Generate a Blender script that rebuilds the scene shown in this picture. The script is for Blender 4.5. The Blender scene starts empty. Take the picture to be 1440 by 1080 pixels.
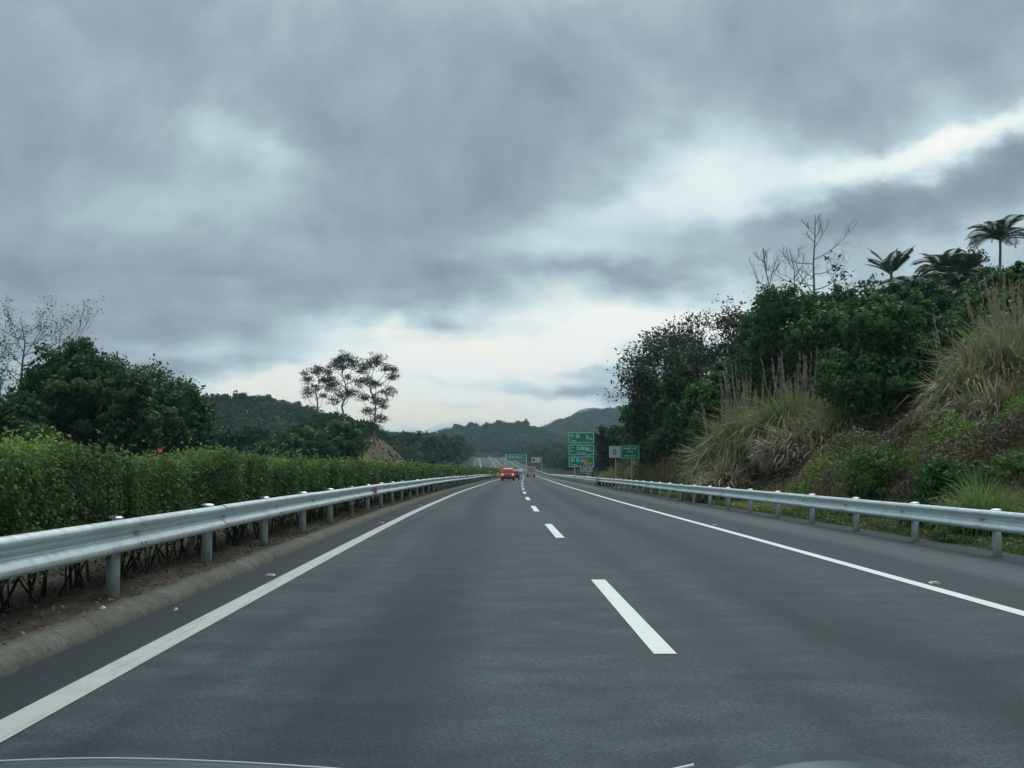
import bpy, bmesh, math, random
import numpy as np
from mathutils import Vector, Matrix, noise as mnoise

rng = np.random.default_rng(7)
random.seed(7)
R = math.radians
scene = bpy.context.scene
COL = scene.collection

# ------------------------------------------------------------------ camera
FPX = 1756.0            # focal length in photograph pixels (1440 wide)
CAM_H = 1.377
cam_data = bpy.data.cameras.new('camera')
cam = bpy.data.objects.new('camera', cam_data)
COL.objects.link(cam)
scene.camera = cam
cam_data.sensor_width = 36.0
cam_data.lens = 36.0 * FPX / 1440.0
cam_data.clip_start = 0.05
cam_data.clip_end = 30000
cam.location = (0, 0, CAM_H)
pitch = math.atan((656 - 540) / FPX)
yaw = math.atan((720 - 697) / FPX)
cam.rotation_euler = (math.pi / 2 + pitch, 0, -yaw)

# ------------------------------------------------------------------ node helpers
def nd(nt, t, **kw):
    n = nt.nodes.new(t)
    for k, v in kw.items():
        setattr(n, k, v)
    return n

def lk(nt, a, b):
    nt.links.new(a, b)

def put(nt, sock, v):
    if hasattr(v, 'is_linked') or hasattr(v, 'links'):
        nt.links.new(v, sock)
    else:
        sock.default_value = v

def mth(nt, op, a, b=None, c=None, clamp=False):
    n = nt.nodes.new('ShaderNodeMath'); n.operation = op; n.use_clamp = clamp
    put(nt, n.inputs[0], a)
    if b is not None: put(nt, n.inputs[1], b)
    if c is not None: put(nt, n.inputs[2], c)
    return n.outputs[0]

def noise(nt, vec, scale, detail=4, rough=0.5, dist=0.0):
    n = nt.nodes.new('ShaderNodeTexNoise')
    if vec is not None: nt.links.new(vec, n.inputs['Vector'])
    n.inputs['Scale'].default_value = scale
    n.inputs['Detail'].default_value = detail
    n.inputs['Roughness'].default_value = rough
    n.inputs['Distortion'].default_value = dist
    return n

def ramp(nt, fac, stops, interp='LINEAR'):
    n = nt.nodes.new('ShaderNodeValToRGB'); n.color_ramp.interpolation = interp
    el = n.color_ramp.elements
    while len(el) < len(stops): el.new(0.5)
    for e, (p, c) in zip(el, stops):
        e.position = p; e.color = (c[0], c[1], c[2], 1) if len(c) == 3 else c
    put(nt, n.inputs[0], fac)
    return n.outputs[0]

def mixc(nt, fac, a, b, mode='MIX'):
    n = nt.nodes.new('ShaderNodeMix'); n.data_type = 'RGBA'; n.blend_type = mode
    put(nt, n.inputs[0], fac)
    for s, v in ((n.inputs[6], a), (n.inputs[7], b)):
        if isinstance(v, (tuple, list)): s.default_value = (v[0], v[1], v[2], 1)
        else: nt.links.new(v, s)
    return n.outputs[2]

def srgb(r, g, b):
    f = lambda c: (c / 255 / 12.92) if c / 255 <= 0.04045 else ((c / 255 + 0.055) / 1.055) ** 2.4
    return (f(r), f(g), f(b))

# ------------------------------------------------------------------ world: overcast sky
SUN_EL, SUN_AZ = R(58), R(20)      # azimuth from +Y towards +X
world = bpy.data.worlds.new('World'); scene.world = world
world.use_nodes = True
wn = world.node_tree; wn.nodes.clear()
sky = nd(wn, 'ShaderNodeTexSky', sky_type='NISHITA', sun_disc=False)
sky.sun_elevation = SUN_EL; sky.sun_rotation = SUN_AZ
sky.altitude = 200; sky.dust_density = 3
bg_sky = nd(wn, 'ShaderNodeBackground'); bg_sky.inputs[1].default_value = 0.08
lk(wn, sky.outputs[0], bg_sky.inputs[0])
tc = nd(wn, 'ShaderNodeTexCoord')
sep = nd(wn, 'ShaderNodeSeparateXYZ'); lk(wn, tc.outputs['Generated'], sep.inputs[0])
X, Y, Z = sep.outputs
az0 = mth(wn, 'MULTIPLY', mth(wn, 'ARCTAN2', X, Y), 57.29578)
el0 = mth(wn, 'MULTIPLY', mth(wn, 'ARCSINE', Z), 57.29578)
# cloud space: directions with the height stretched so clouds flatten to the horizon
comb = nd(wn, 'ShaderNodeCombineXYZ')
lk(wn, X, comb.inputs[0]); lk(wn, Y, comb.inputs[1]); lk(wn, mth(wn, 'MULTIPLY', Z, 1.7), comb.inputs[2])
cv = comb.outputs[0]
wa = noise(wn, cv, 5.0, 5, 0.55)
wb = noise(wn, cv, 15.0, 7, 0.6)
sc_ = nd(wn, 'ShaderNodeSeparateColor'); lk(wn, wa.outputs['Color'], sc_.inputs[0])
sd_ = nd(wn, 'ShaderNodeSeparateColor'); lk(wn, wb.outputs['Color'], sd_.inputs[0])
def warp(base, a, ka, b, kb):
    t = mth(wn, 'MULTIPLY_ADD', mth(wn, 'SUBTRACT', a, 0.5), ka, base)
    return mth(wn, 'MULTIPLY_ADD', mth(wn, 'SUBTRACT', b, 0.5), kb, t)
az = warp(az0, sc_.outputs[0], 11.0, sd_.outputs[0], 5.0)
el = warp(el0, sc_.outputs[1], 4.5, sd_.outputs[1], 2.6)
def px(u, y):      # where in the sky a direction lies, in degrees
    a = math.atan((u - 697) / FPX); e = math.atan((656 - y) / math.hypot(FPX, u - 697))
    return math.degrees(a), math.degrees(e)
def blob(u, y, w, h, amp, rot=0.0):
    a, e = px(u, y); w /= 30.6; h /= 30.6
    c, s = math.cos(R(rot)), math.sin(R(rot))
    da = mth(wn, 'SUBTRACT', az, a); de = mth(wn, 'SUBTRACT', el, e)
    p = mth(wn, 'ADD', mth(wn, 'MULTIPLY', da, c / w), mth(wn, 'MULTIPLY', de, s / w))
    q = mth(wn, 'ADD', mth(wn, 'MULTIPLY', da, -s / h), mth(wn, 'MULTIPLY', de, c / h))
    r2 = mth(wn, 'ADD', mth(wn, 'MULTIPLY', p, p), mth(wn, 'MULTIPLY', q, q))
    return mth(wn, 'MULTIPLY', mth(wn, 'EXPONENT', mth(wn, 'MULTIPLY', r2, -1.0)), amp)
lum = 0.395
for b in [
    (330, 380, 420, 80, -0.120, 4), (560, 440, 160, 40, -0.110, 24), (700, 265, 190, 60, -0.110, 18), (560, 150, 160, 110, -0.055, 60),
    (200, 470, 240, 50, -0.074, 0), (600, 40, 800, 60, -0.046, 0), (60, 200, 150, 90, -0.092, 0), (840, 90, 200, 60, -0.074, 20),
    (1300, 50, 230, 60, -0.074, 10), (1230, 130, 150, 30, -0.092, 15), (1410, 245, 120, 45, -0.276, 8), (1150, 300, 170, 26, -0.184, 0), (1300, 330, 140, 30, 0.10, 0),
    (1020, 215, 130, 50, 0.27, 20), (1180, 240, 130, 36, 0.27, 5), (1270, 235, 60, 20, 0.20, 0), (1440, 165, 130, 22, 0.40, 14), (1330, 195, 90, 16, 0.22, 10),
    (920, 290, 170, 36, 0.22, 10), (280, 180, 90, 45, 0.17, -20), (380, 215, 60, 30, 0.14, -20), (150, 300, 160, 40, 0.08, 10), (420, 260, 200, 50, 0.05, 20),
    (800, 470, 260, 50, 0.48, 6), (600, 500, 170, 34, 0.36, 0), (980, 440, 150, 30, 0.40, 12), (780, 350, 150, 20, 0.18, 0), (820, 385, 170, 14, -0.092, 4),
    (360, 552, 170, 30, 0.75, 0), (640, 560, 330, 40, 0.50, 0), (820, 540, 190, 12, -0.369, 0), (640, 532, 150, 9, -0.202, 0), (900, 505, 120, 8, -0.166, 0),
    (640, 592, 170, 16, 0.70, 0), (700, 570, 120, 7, -0.230, 0), (840, 568, 60, 12, 0.35, -10), (760, 560, 500, 60, 0.12, 0)]:
    lum = mth(wn, 'ADD', lum, blob(*b))
# cloud texture
n1 = noise(wn, tc.outputs['Generated'], 6.5, 10, 0.60, 0.25).outputs['Fac']
comb2 = nd(wn, 'ShaderNodeCombineXYZ')
lk(wn, X, comb2.inputs[0]); lk(wn, Y, comb2.inputs[1]); lk(wn, mth(wn, 'MULTIPLY', Z, 5.0), comb2.inputs[2])
n2 = noise(wn, comb2.outputs[0], 9.0, 6, 0.55, 0.4).outputs['Fac']
lowf = mth(wn, 'SMOOTH_MIN', 1.0, mth(wn, 'MAXIMUM', 0.0, mth(wn, 'MULTIPLY_ADD', el0, -1 / 9.0, 1.15)), 0.1)
lum = mth(wn, 'ADD', lum, mth(wn, 'MULTIPLY', mth(wn, 'SUBTRACT', n1, 0.5), 0.66))
lum = mth(wn, 'ADD', lum, mth(wn, 'MULTIPLY', mth(wn, 'MULTIPLY', mth(wn, 'SUBTRACT', n2, 0.5), 1.3), lowf))
# the cloud deck thins towards the zenith as overcast skies do
lum = mth(wn, 'ADD', lum, mth(wn, 'MULTIPLY', mth(wn, 'MAXIMUM', 0.0, Z), 0.12))
ccol = ramp(wn, lum, [(0.0, srgb(90, 103, 112)), (0.20, srgb(119, 134, 143)), (0.38, srgb(149, 166, 175)),
                      (0.60, srgb(192, 213, 219)), (0.80, srgb(228, 240, 240)), (1.0, srgb(252, 254, 248))])
# warm light in the gap above the horizon
warm = blob(640, 590, 170, 20, 0.9)
warm = mth(wn, 'ADD', warm, mth(wn, 'ADD', blob(760, 425, 90, 10, 0.35), blob(330, 560, 110, 30, 0.45)))
warm = mth(wn, 'ADD', warm, blob(680, 480, 90, 12, 0.4), clamp=True)
ccol = mixc(wn, mth(wn, 'MULTIPLY', warm, mth(wn, 'MULTIPLY', lum, 1.1, clamp=True)), ccol, mixc(wn, 1.0, ccol, (1.12, 1.0, 0.78), 'MULTIPLY'))
bg_c = nd(wn, 'ShaderNodeBackground'); lk(wn, ccol, bg_c.inputs[0]); 
# an overcast sky is about twice as bright overhead as low down (CIE overcast distribution)
up = mth(wn, 'MULTIPLY_ADD', Z, 1 / 0.55, -0.35 / 0.55, clamp=True)
lk(wn, mth(wn, 'MULTIPLY_ADD', up, 0.70, 0.82), bg_c.inputs[1])
mx = nd(wn, 'ShaderNodeMixShader'); mx.inputs[0].default_value = 0.94
lk(wn, bg_sky.outputs[0], mx.inputs[1]); lk(wn, bg_c.outputs[0], mx.inputs[2])
wo = nd(wn, 'ShaderNodeOutputWorld'); lk(wn, mx.outputs[0], wo.inputs[0])
world.cycles.sampling_method = 'MANUAL'; world.cycles.sample_map_resolution = 512

sun_data = bpy.data.lights.new('sun', 'SUN'); sun_data.energy = 1.5; sun_data.angle = R(35)
sun_data.color = (1.0, 0.97, 0.93)
sun = bpy.data.objects.new('sun', sun_data); COL.objects.link(sun)
sd = Vector((math.sin(SUN_AZ) * math.cos(SUN_EL), math.cos(SUN_AZ) * math.cos(SUN_EL), math.sin(SUN_EL)))
sun.rotation_euler = sd.to_track_quat('Z', 'Y').to_euler(); sun.location = (0, 0, 60)

scene.view_settings.view_transform = 'Standard'; scene.view_settings.look = 'None'
scene.view_settings.exposure = 0.35; scene.view_settings.gamma = 1.0
scene.view_settings.use_curve_mapping = False
scene.cycles.max_bounces = 5; scene.cycles.diffuse_bounces = 3; scene.cycles.glossy_bounces = 2
scene.cycles.transmission_bounces = 3; scene.cycles.volume_bounces = 0

# ------------------------------------------------------------------ object helpers
def tag(o, label=None, cat=None, group=None, kind=None):
    if label: o['label'] = label
    if cat: o['category'] = cat
    if group: o['group'] = group
    if kind: o['kind'] = kind
    return o

def empty(name, loc=(0, 0, 0), rz=0.0):
    o = bpy.data.objects.new(name, None); COL.objects.link(o)
    o.location = loc; o.rotation_euler = (0, 0, rz); o.empty_display_size = 0.3
    return o

def link(name, me, parent=None, loc=None, rot=None, scale=None):
    o = bpy.data.objects.new(name, me); COL.objects.link(o)
    if parent: o.parent = parent
    if loc is not None: o.location = loc
    if rot is not None: o.rotation_euler = rot
    if scale is not None: o.scale = scale
    return o

def copy_tree(o, parent=None):
    c = o.copy(); COL.objects.link(c); c.parent = parent
    for ch in list(o.children): copy_tree(ch, c)
    return c

def mesh_np(name, V, F, mat, v=None, smooth=False, mats=None, mi=None, uv=None):
    """V n x 3; F m x k index array or a list of such arrays."""
    V = np.asarray(V, dtype=np.float32)
    Fs = [np.asarray(f, dtype=np.int32) for f in (F if isinstance(F, list) else [F]) if len(f)]
    me = bpy.data.meshes.new(name)
    me.vertices.add(len(V)); me.vertices.foreach_set('co', V.ravel())
    loops = np.concatenate([f.ravel() for f in Fs])
    tot = np.concatenate([np.full(len(f), f.shape[1], dtype=np.int32) for f in Fs])
    me.loops.add(len(loops)); me.loops.foreach_set('vertex_index', loops)
    me.polygons.add(len(tot))
    me.polygons.foreach_set('loop_start', np.concatenate([[0], np.cumsum(tot)[:-1]]).astype(np.int32))
    me.polygons.foreach_set('loop_total', tot)
    if mats:
        for m in mats: me.materials.append(m)
    else:
        me.materials.append(mat)
    if mi is not None: me.polygons.foreach_set('material_index', np.asarray(mi, dtype=np.int32))
    if smooth: me.polygons.foreach_set('use_smooth', np.ones(len(tot), dtype=bool))
    if v is not None:
        a = me.attributes.new('v', 'FLOAT', 'FACE'); a.data.foreach_set('value', np.asarray(v, dtype=np.float32))
    if uv is not None:
        l = me.uv_layers.new(name='UVMap')
        l.data.foreach_set('uv', np.asarray(uv, dtype=np.float32)[loops].ravel())
    me.update(calc_edges=True); me.validate()
    return me

class MB:
    """collects boxes, tubes and polygons into one mesh"""
    def __init__(s): s.v = []; s.f = []; s.m = []
    def add(s, V, F, m=0):
        n = len(s.v); s.v += [tuple(p) for p in V]
        for f in F: s.f.append(tuple(i + n for i in f)); s.m.append(m)
        return s
    def box(s, c, d, m=0, taper=(1, 1), rz=0.0):
        x, y, z = d[0] / 2, d[1] / 2, d[2] / 2
        V = []
        for k, (tx, ty) in ((-1, (1, 1)), (1, taper)):
            for a, b in ((-1, -1), (1, -1), (1, 1), (-1, 1)):
                p = Vector((a * x * tx, b * y * ty, k * z))
                if rz: p.rotate(Matrix.Rotation(rz, 3, 'Z'))
                V.append((p.x + c[0], p.y + c[1], p.z + c[2]))
        return s.add(V, [(3, 2, 1, 0), (4, 5, 6, 7), (0, 1, 5, 4), (1, 2, 6, 5), (2, 3, 7, 6), (3, 0, 4, 7)], m)
    def tube(s, pts, rad, n=8, m=0, caps=True):
        V, F = tube_arr(pts, rad, n)
        s.add(V, F, m)
        if caps:
            k = len(s.v) - len(V)
            s.f.append(tuple(k + i for i in range(n))[::-1]); s.m.append(m)
            s.f.append(tuple(k + len(V) - n + i for i in range(n))); s.m.append(m)
        return s
    def prism(s, poly, x0, x1, m=0, taper=None):
        """poly = (y, z) outline extruded along x"""
        n = len(poly); V = [(x0, p[0], p[1]) for p in poly] + [(x1, p[0], p[1]) for p in poly]
        F = [tuple(range(n))[::-1], tuple(range(n, 2 * n))] + [(i, (i + 1) % n, n + (i + 1) % n, n + i) for i in range(n)]
        return s.add(V, F, m)
    def mesh(s, name, mats, bevel=0.0, smooth=False):
        me = bpy.data.meshes.new(name); me.from_pydata(s.v, [], s.f)
        for m in (mats if isinstance(mats, (list, tuple)) else [mats]): me.materials.append(m)
        me.polygons.foreach_set('material_index', s.m)
        bm = bmesh.new(); bm.from_mesh(me)
        bmesh.ops.recalc_face_normals(bm, faces=bm.faces)
        if bevel: bmesh.ops.bevel(bm, geom=list(bm.edges), offset=bevel, segments=2, affect='EDGES', profile=0.6)
        bm.to_mesh(me); bm.free()
        if smooth: me.polygons.foreach_set('use_smooth', [True] * len(me.polygons))
        me.update()
        return me
    def obj(s, name, mats, parent=None, bevel=0.0, smooth=False, **kw):
        return link(name, s.mesh(name, mats, bevel, smooth), parent, **kw)

def tube_arr(pts, rad, n=6):
    pts = np.asarray(pts, float); k = len(pts)
    rad = np.full(k, rad) if np.isscalar(rad) else np.asarray(rad, float)
    d = np.gradient(pts, axis=0); d /= np.linalg.norm(d, axis=1)[:, None] + 1e-9
    up = np.array([0, 0, 1.0]) if abs(d[0][2]) < 0.9 else np.array([1.0, 0, 0])
    a = np.cross(d, up); a /= np.linalg.norm(a, axis=1)[:, None] + 1e-9
    b = np.cross(d, a)
    t = np.arange(n) / n * 2 * np.pi
    V = pts[:, None, :] + rad[:, None, None] * (np.cos(t)[None, :, None] * a[:, None, :] + np.sin(t)[None, :, None] * b[:, None, :])
    V = V.reshape(-1, 3)
    i = np.arange(n); F = []
    for j in range(k - 1):
        F.append(np.stack([j * n + i, j * n + (i + 1) % n, (j + 1) * n + (i + 1) % n, (j + 1) * n + i], 1))
    return V, np.concatenate(F)

def join_arr(parts):
    Vs, Fs, n = [], [], 0
    for V, F in parts:
        Vs.append(V); Fs.append(F + n); n += len(V)
    return np.concatenate(Vs), np.concatenate(Fs)

def unit(a):
    return a / (np.linalg.norm(a, axis=-1, keepdims=True) + 1e-9)

def leaves(C, N, size, aspect=0.5, r=rng, axis=None):
    """diamond leaves at C facing N; size is length"""
    n = len(C); size = np.broadcast_to(np.asarray(size, float), (n,))
    a = r.normal(size=(n, 3)) if axis is None else axis + r.normal(size=(n, 3)) * 0.35
    a = unit(a - (a * N).sum(1, keepdims=True) * N); b = np.cross(N, a)
    s = size[:, None]
    V = np.stack([C - a * s * 0.5, C + b * s * 0.5 * aspect + N * s * 0.08, C + a * s * 0.5, C - b * s * 0.5 * aspect + N * s * 0.08], 1)
    return V.reshape(-1, 3), np.arange(4 * n).reshape(n, 4)

def leaves3(C, N, size, aspect=0.6, r=rng):
    """triangular leaf clumps for growth farther off"""
    n = len(C); s = np.broadcast_to(np.asarray(size, float), (n,))[:, None]
    a = r.normal(size=(n, 3)); a = unit(a - (a * N).sum(1, keepdims=True) * N); b = np.cross(N, a)
    V = np.stack([C - a * s * .5 - b * s * aspect * .55, C - a * s * .3 + b * s * aspect * .6, C + a * s * .6], 1)
    return V.reshape(-1, 3), np.arange(3 * n).reshape(n, 3)

def vnoise(x, y, s, seed=0):
    """cheap smooth value noise in [0,1] for arrays"""
    x = np.asarray(x, float) / s; y = np.asarray(y, float) / s
    xi = np.floor(x).astype(np.int64); yi = np.floor(y).astype(np.int64)
    fx = x - xi; fy = y - yi; fx = fx * fx * (3 - 2 * fx); fy = fy * fy * (3 - 2 * fy)
    def h(a, b):
        k = (a * 374761393 + b * 668265263 + seed * 144665) & 0x7fffffff
        k = ((k ^ (k >> 13)) * 1274126177) & 0x7fffffff
        return ((k ^ (k >> 16)) & 0xffff) / 65535.0
    return (h(xi, yi) * (1 - fx) + h(xi + 1, yi) * fx) * (1 - fy) + (h(xi, yi + 1) * (1 - fx) + h(xi + 1, yi + 1) * fx) * fy

def sst(a, b, x):
    t = np.clip((x - a) / (b - a), 0, 1); return t * t * (3 - 2 * t)

# ------------------------------------------------------------------ the road's course
RC = np.array([(-60, 1.25, 0), (0, 1.25, 0), (24, 1.25, 0), (39.3, 1.3, -.03), (54, 1.43, -.08), (69, 1.62, -.12), (107, 2.3, -.28),
               (160, 3.4, -.48), (220, 4.9, -.78), (275, 6.2, -1.05), (324, 7.3, -1.25), (430, 9.0, -1.1), (520, 9.2, -.3), (600, 7.7, .9),
               (700, 6.0, 2.8), (800, 4.6, 5.0), (900, 2.2, 7.4), (1000, -2, 9.6), (1100, -8, 11.5)], float)
def hermite(xs, ys, x):
    d = np.diff(ys) / np.diff(xs); m = np.zeros(len(xs))
    m[1:-1] = (d[:-1] * np.diff(xs)[1:] + d[1:] * np.diff(xs)[:-1]) / (np.diff(xs)[1:] + np.diff(xs)[:-1]); m[0] = d[0]; m[-1] = d[-1]
    x = np.clip(x, xs[0], xs[-1]); i = np.clip(np.searchsorted(xs, x) - 1, 0, len(xs) - 2)
    h = xs[i + 1] - xs[i]; t = (x - xs[i]) / h
    return (2 * t**3 - 3 * t**2 + 1) * ys[i] + (t**3 - 2 * t**2 + t) * h * m[i] + (-2 * t**3 + 3 * t**2) * ys[i + 1] + (t**3 - t**2) * h * m[i + 1]
def xc(y): return hermite(RC[:, 0], RC[:, 1], np.asarray(y, float))
def zr(y): return hermite(RC[:, 0], RC[:, 2], np.asarray(y, float))
def rp(d, y, z=0.0):
    return (float(xc(y)) + d, float(y), float(zr(y)) + z)
def heading(y):
    return math.atan2(-(float(xc(y + 1)) - float(xc(y - 1))), 2.0)

# ------------------------------------------------------------------ terrain height
def hill(x, y, cx, cy, sx, sy, h):
    return h * np.exp(-((x - cx) / sx) ** 2 - ((y - cy) / sy) ** 2)
def gh(x, y):
    x = np.asarray(x, float); y = np.asarray(y, float)
    d = x - xc(y); zroad = zr(y)
    base = zroad * np.exp(-np.maximum(0, np.abs(d) - 30) / 120)
    right = np.where(d > 8.4, np.minimum((d - 8.4) * 0.52, 4 + (d - 8.4) * 0.33), 0)
    right = np.minimum(right, 14 + 0.02 * d) * (1 - 0.88 * sst(112, 175, y)) * (0.75 + 0.25 * sst(5, 40, y))
    right += (vnoise(x, y, 3.1, 3) - 0.5) * 0.5 * sst(9, 12, d)
    fr = hill(x, y, 170, 1560, 90, 240, 32) + hill(x, y, 85, 1500, 70, 220, 20) + hill(x, y, 330, 1650, 180, 300, 62) + hill(x, y, -8, 1120, 60, 90, 15) + hill(x, y, 40, 1180, 60, 100, 5)
    fl = hill(x, y, -88, 500, 40, 90, 14) + hill(x, y, -150, 480, 80, 110, 14) + hill(x, y, -40, 520, 34, 70, 3) + hill(x, y, -24, 560, 20, 60, 4)
    fl = fl + hill(x, y, -25, 200, 12, 42, 8.6) + hill(x, y, -90, 900, 70, 160, 12)
    corr = sst(0, 12, -d - 17.6) * 1.0 + sst(0, 20, d - 9)          # 0 inside the road corridor
    cut = sst(0, 4.2, -d - 17.9) + sst(0, 20, d - 9)
    far_free = sst(930, 1010, y)
    k = np.maximum(np.clip(cut, 0, 1), far_free)
    z = base + right + (fr + fl) * k
    z = z + (vnoise(x, y, 41, 5) - 0.5) * 4 * sst(260, 420, y) * np.clip(corr, 0, 1) + (vnoise(x, y, 9, 6) - 0.5) * 0.6 * np.clip(corr, 0, 1)
    z = z - 0.12 * (1 - np.clip(corr, 0, 1)) * (d < 6.9) - 0.02
    return z

# ------------------------------------------------------------------ materials
def new_mat(name):
    m = bpy.data.materials.new(name); m.use_nodes = True; nt = m.node_tree
    b = nt.nodes['Principled BSDF']
    return m, nt, b

def simple(name, col, rough=0.6, metal=0.0, var=0.12, scale=6.0, spec=0.5, emit=None):
    m, nt, b = new_mat(name)
    t = nd(nt, 'ShaderNodeTexCoord')
    n = noise(nt, t.outputs['Object'], scale, 5, 0.6)
    lo = tuple(c * (1 - var) for c in col); hi = tuple(min(1, c * (1 + var)) for c in col)
    lk(nt, ramp(nt, n.outputs['Fac'], [(0.3, lo), (0.7, hi)]), b.inputs['Base Color'])
    b.inputs['Roughness'].default_value = rough; b.inputs['Metallic'].default_value = metal
    b.inputs['Specular IOR Level'].default_value = spec
    if emit:
        b.inputs['Emission Color'].default_value = (*emit[0], 1); b.inputs['Emission Strength'].default_value = emit[1]
    return m

def foliage(name, stops, trans=0.25, rough=0.55, spec=0.25, patch=0.0, pscale=0.5, patch_col=None):
    m, nt, b = new_mat(name)
    at = nd(nt, 'ShaderNodeAttribute'); at.attribute_name = 'v'
    col = ramp(nt, at.outputs['Fac'], stops)
    if patch:
        t = nd(nt, 'ShaderNodeTexCoord')
        n = noise(nt, t.outputs['Object'], pscale, 3, 0.5)
        f = ramp(nt, n.outputs['Fac'], [(0.42, (0, 0, 0)), (0.62, (1, 1, 1))])
        col = mixc(nt, mth(nt, 'MULTIPLY', f, patch), col, patch_col)
    lk(nt, col, b.inputs['Base Color'])
    b.inputs['Roughness'].default_value = rough; b.inputs['Specular IOR Level'].default_value = spec
    tr = nd(nt, 'ShaderNodeBsdfTranslucent'); lk(nt, col, tr.inputs[0])
    mxs = nd(nt, 'ShaderNodeMixShader'); mxs.inputs[0].default_value = trans
    lk(nt, b.outputs[0], mxs.inputs[1]); lk(nt, tr.outputs[0], mxs.inputs[2])
    lk(nt, mxs.outputs[0], nt.nodes['Material Output'].inputs[0])
    return m

M = {}
M['leaf_dark'] = foliage('leaf_dark', [(0, (0.022, 0.062, 0.030)), (.5, (0.046, 0.116, 0.043)), (1, (0.105, 0.203, 0.062))], spec=.15)
M['leaf_mid'] = foliage('leaf_mid', [(0, (0.026, 0.070, 0.026)), (.5, (0.055, 0.132, 0.038)), (1, (0.126, 0.222, 0.060))], spec=.15)
M['leaf_bamboo'] = foliage('leaf_bamboo', [(0, (0.022, 0.058, 0.029)), (.5, (0.052, 0.110, 0.040)), (1, (0.118, 0.179, 0.063))], spec=.1)
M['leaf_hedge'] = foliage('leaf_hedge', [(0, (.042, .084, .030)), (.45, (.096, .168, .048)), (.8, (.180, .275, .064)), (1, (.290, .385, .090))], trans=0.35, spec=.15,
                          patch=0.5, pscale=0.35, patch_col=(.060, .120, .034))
M['leaf_sparse'] = foliage('leaf_sparse', [(0, (.028, .052, .030)), (.5, (.055, .090, .045)), (1, (.110, .130, .070))], trans=0.2)
M['leaf_red'] = foliage('leaf_red', [(0, (.040, .055, .030)), (.6, (.075, .085, .045)), (1, (.140, .095, .060))], trans=0.2)
M['leaf_euc'] = foliage('leaf_euc', [(0, (.030, .048, .036)), (.5, (.055, .078, .055)), (1, (.095, .120, .080))], trans=0.2)
M['leaf_far'] = foliage('leaf_far', [(0, (0.018, 0.045, 0.027)), (.5, (0.033, 0.075, 0.043)), (1, (0.062, 0.119, 0.055))], trans=0.15, rough=.9, spec=.03)
M['leaf_palm'] = foliage('leaf_palm', [(0, (0.019, 0.041, 0.024)), (.5, (0.034, 0.067, 0.034)), (1, (0.066, 0.108, 0.048))], trans=0.2)
M['reed'] = foliage('reed', [(0, (0.081, 0.068, 0.049)), (.25, (0.230, 0.189, 0.135)), (.45, (0.446, 0.371, 0.270)), (.6, (0.257, 0.284, 0.115)), (1, (0.149, 0.270, 0.081))], trans=0.25)
M['plume'] = foliage('plume', [(0, (0.247, 0.202, 0.163)), (1, (0.442, 0.377, 0.293))], trans=0.3)
M['dry'] = foliage('dry_growth', [(0, (0.072, 0.058, 0.043)), (.3, (0.152, 0.116, 0.080)), (.5, (0.239, 0.189, 0.116)), (.62, (0.160, 0.189, 0.065)), (1, (0.131, 0.239, 0.058))], spec=.08, trans=0.2)
M['grass'] = foliage('grass_blade', [(0, (0.072, 0.102, 0.030)), (.5, (0.126, 0.180, 0.048)), (1, (0.252, 0.276, 0.102))], trans=0.3)
M['grass_bright'] = foliage('grass_bright', [(0, (.055, .105, .030)), (.6, (.120, .200, .055)), (1, (.200, .290, .100))], trans=0.35)
M['flower'] = simple('flower_red', (.55, .06, .03), 0.5)
M['bark'] = simple('bark', (.085, .075, .062), 0.9, var=0.4, scale=9)
M['bark_pale'] = simple('bark_pale', (.22, .205, .185), 0.85, var=0.35, scale=7)
M['bark_dark'] = simple('bark_dark', (.040, .035, .028), 0.9, var=0.4, scale=20)
M['sign_green'] = simple('sign_green', (.000, .21, .13), 0.4, var=0.06, scale=2)
M['sign_white'] = simple('sign_white', (.55, .62, .60), 0.45, var=0.05, scale=2)
M['sign_text'] = simple('sign_lettering', (.50, .76, .66), 0.5, var=0.03)
M['sign_dark'] = simple('sign_black', (.02, .025, .03), 0.5)
M['sign_orange'] = simple('sign_orange', (.80, .33, .03), 0.5)
M['steel_pale'] = simple('steel_pale', (.40, .44, .43), 0.5, metal=0.3, var=0.15, scale=3)
M['orange'] = simple('orange_plastic', (.75, .20, .02), 0.5)
M['rust'] = simple('rust', (.30, .13, .05), 0.85, var=.5, scale=12)
M['yellow'] = simple('yellow_plastic', (.75, .45, .03), 0.5)
M['red_refl'] = simple('red_reflector', (.45, .02, .02), 0.35)
M['white_plastic'] = simple('white_plastic', (.70, .72, .70), 0.4)
M['rubber'] = simple('rubber', (.015, .015, .016), 0.8)
M['glass_dark'] = simple('dark_window', (.02, .025, .03), 0.08, var=0.05, spec=0.8)
M['glass_red'] = simple('rear_window', (.10, .035, .03), 0.15, var=0.1, spec=0.8)
M['paint_red'] = simple('paint_red', (.52, .035, .02), 0.28, var=0.04, spec=0.6)
M['paint_white'] = simple('paint_white', (.62, .63, .66), 0.3, var=0.04, spec=0.6)
M['paint_beige'] = simple('paint_beige', (.50, .41, .36), 0.5, var=0.1)
M['paint_dark'] = simple('paint_dark', (.03, .035, .045), 0.3)
M['lamp_on'] = simple('tail_lamp', (.8, .10, .06), 0.3, emit=((1, .35, .25), .7))
M['bonnet'] = simple('bonnet_paint', (.055, .075, .088), 0.22, var=0.05, spec=0.6)
M['plate'] = simple('number_plate', (.05, .12, .5), 0.4)

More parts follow.
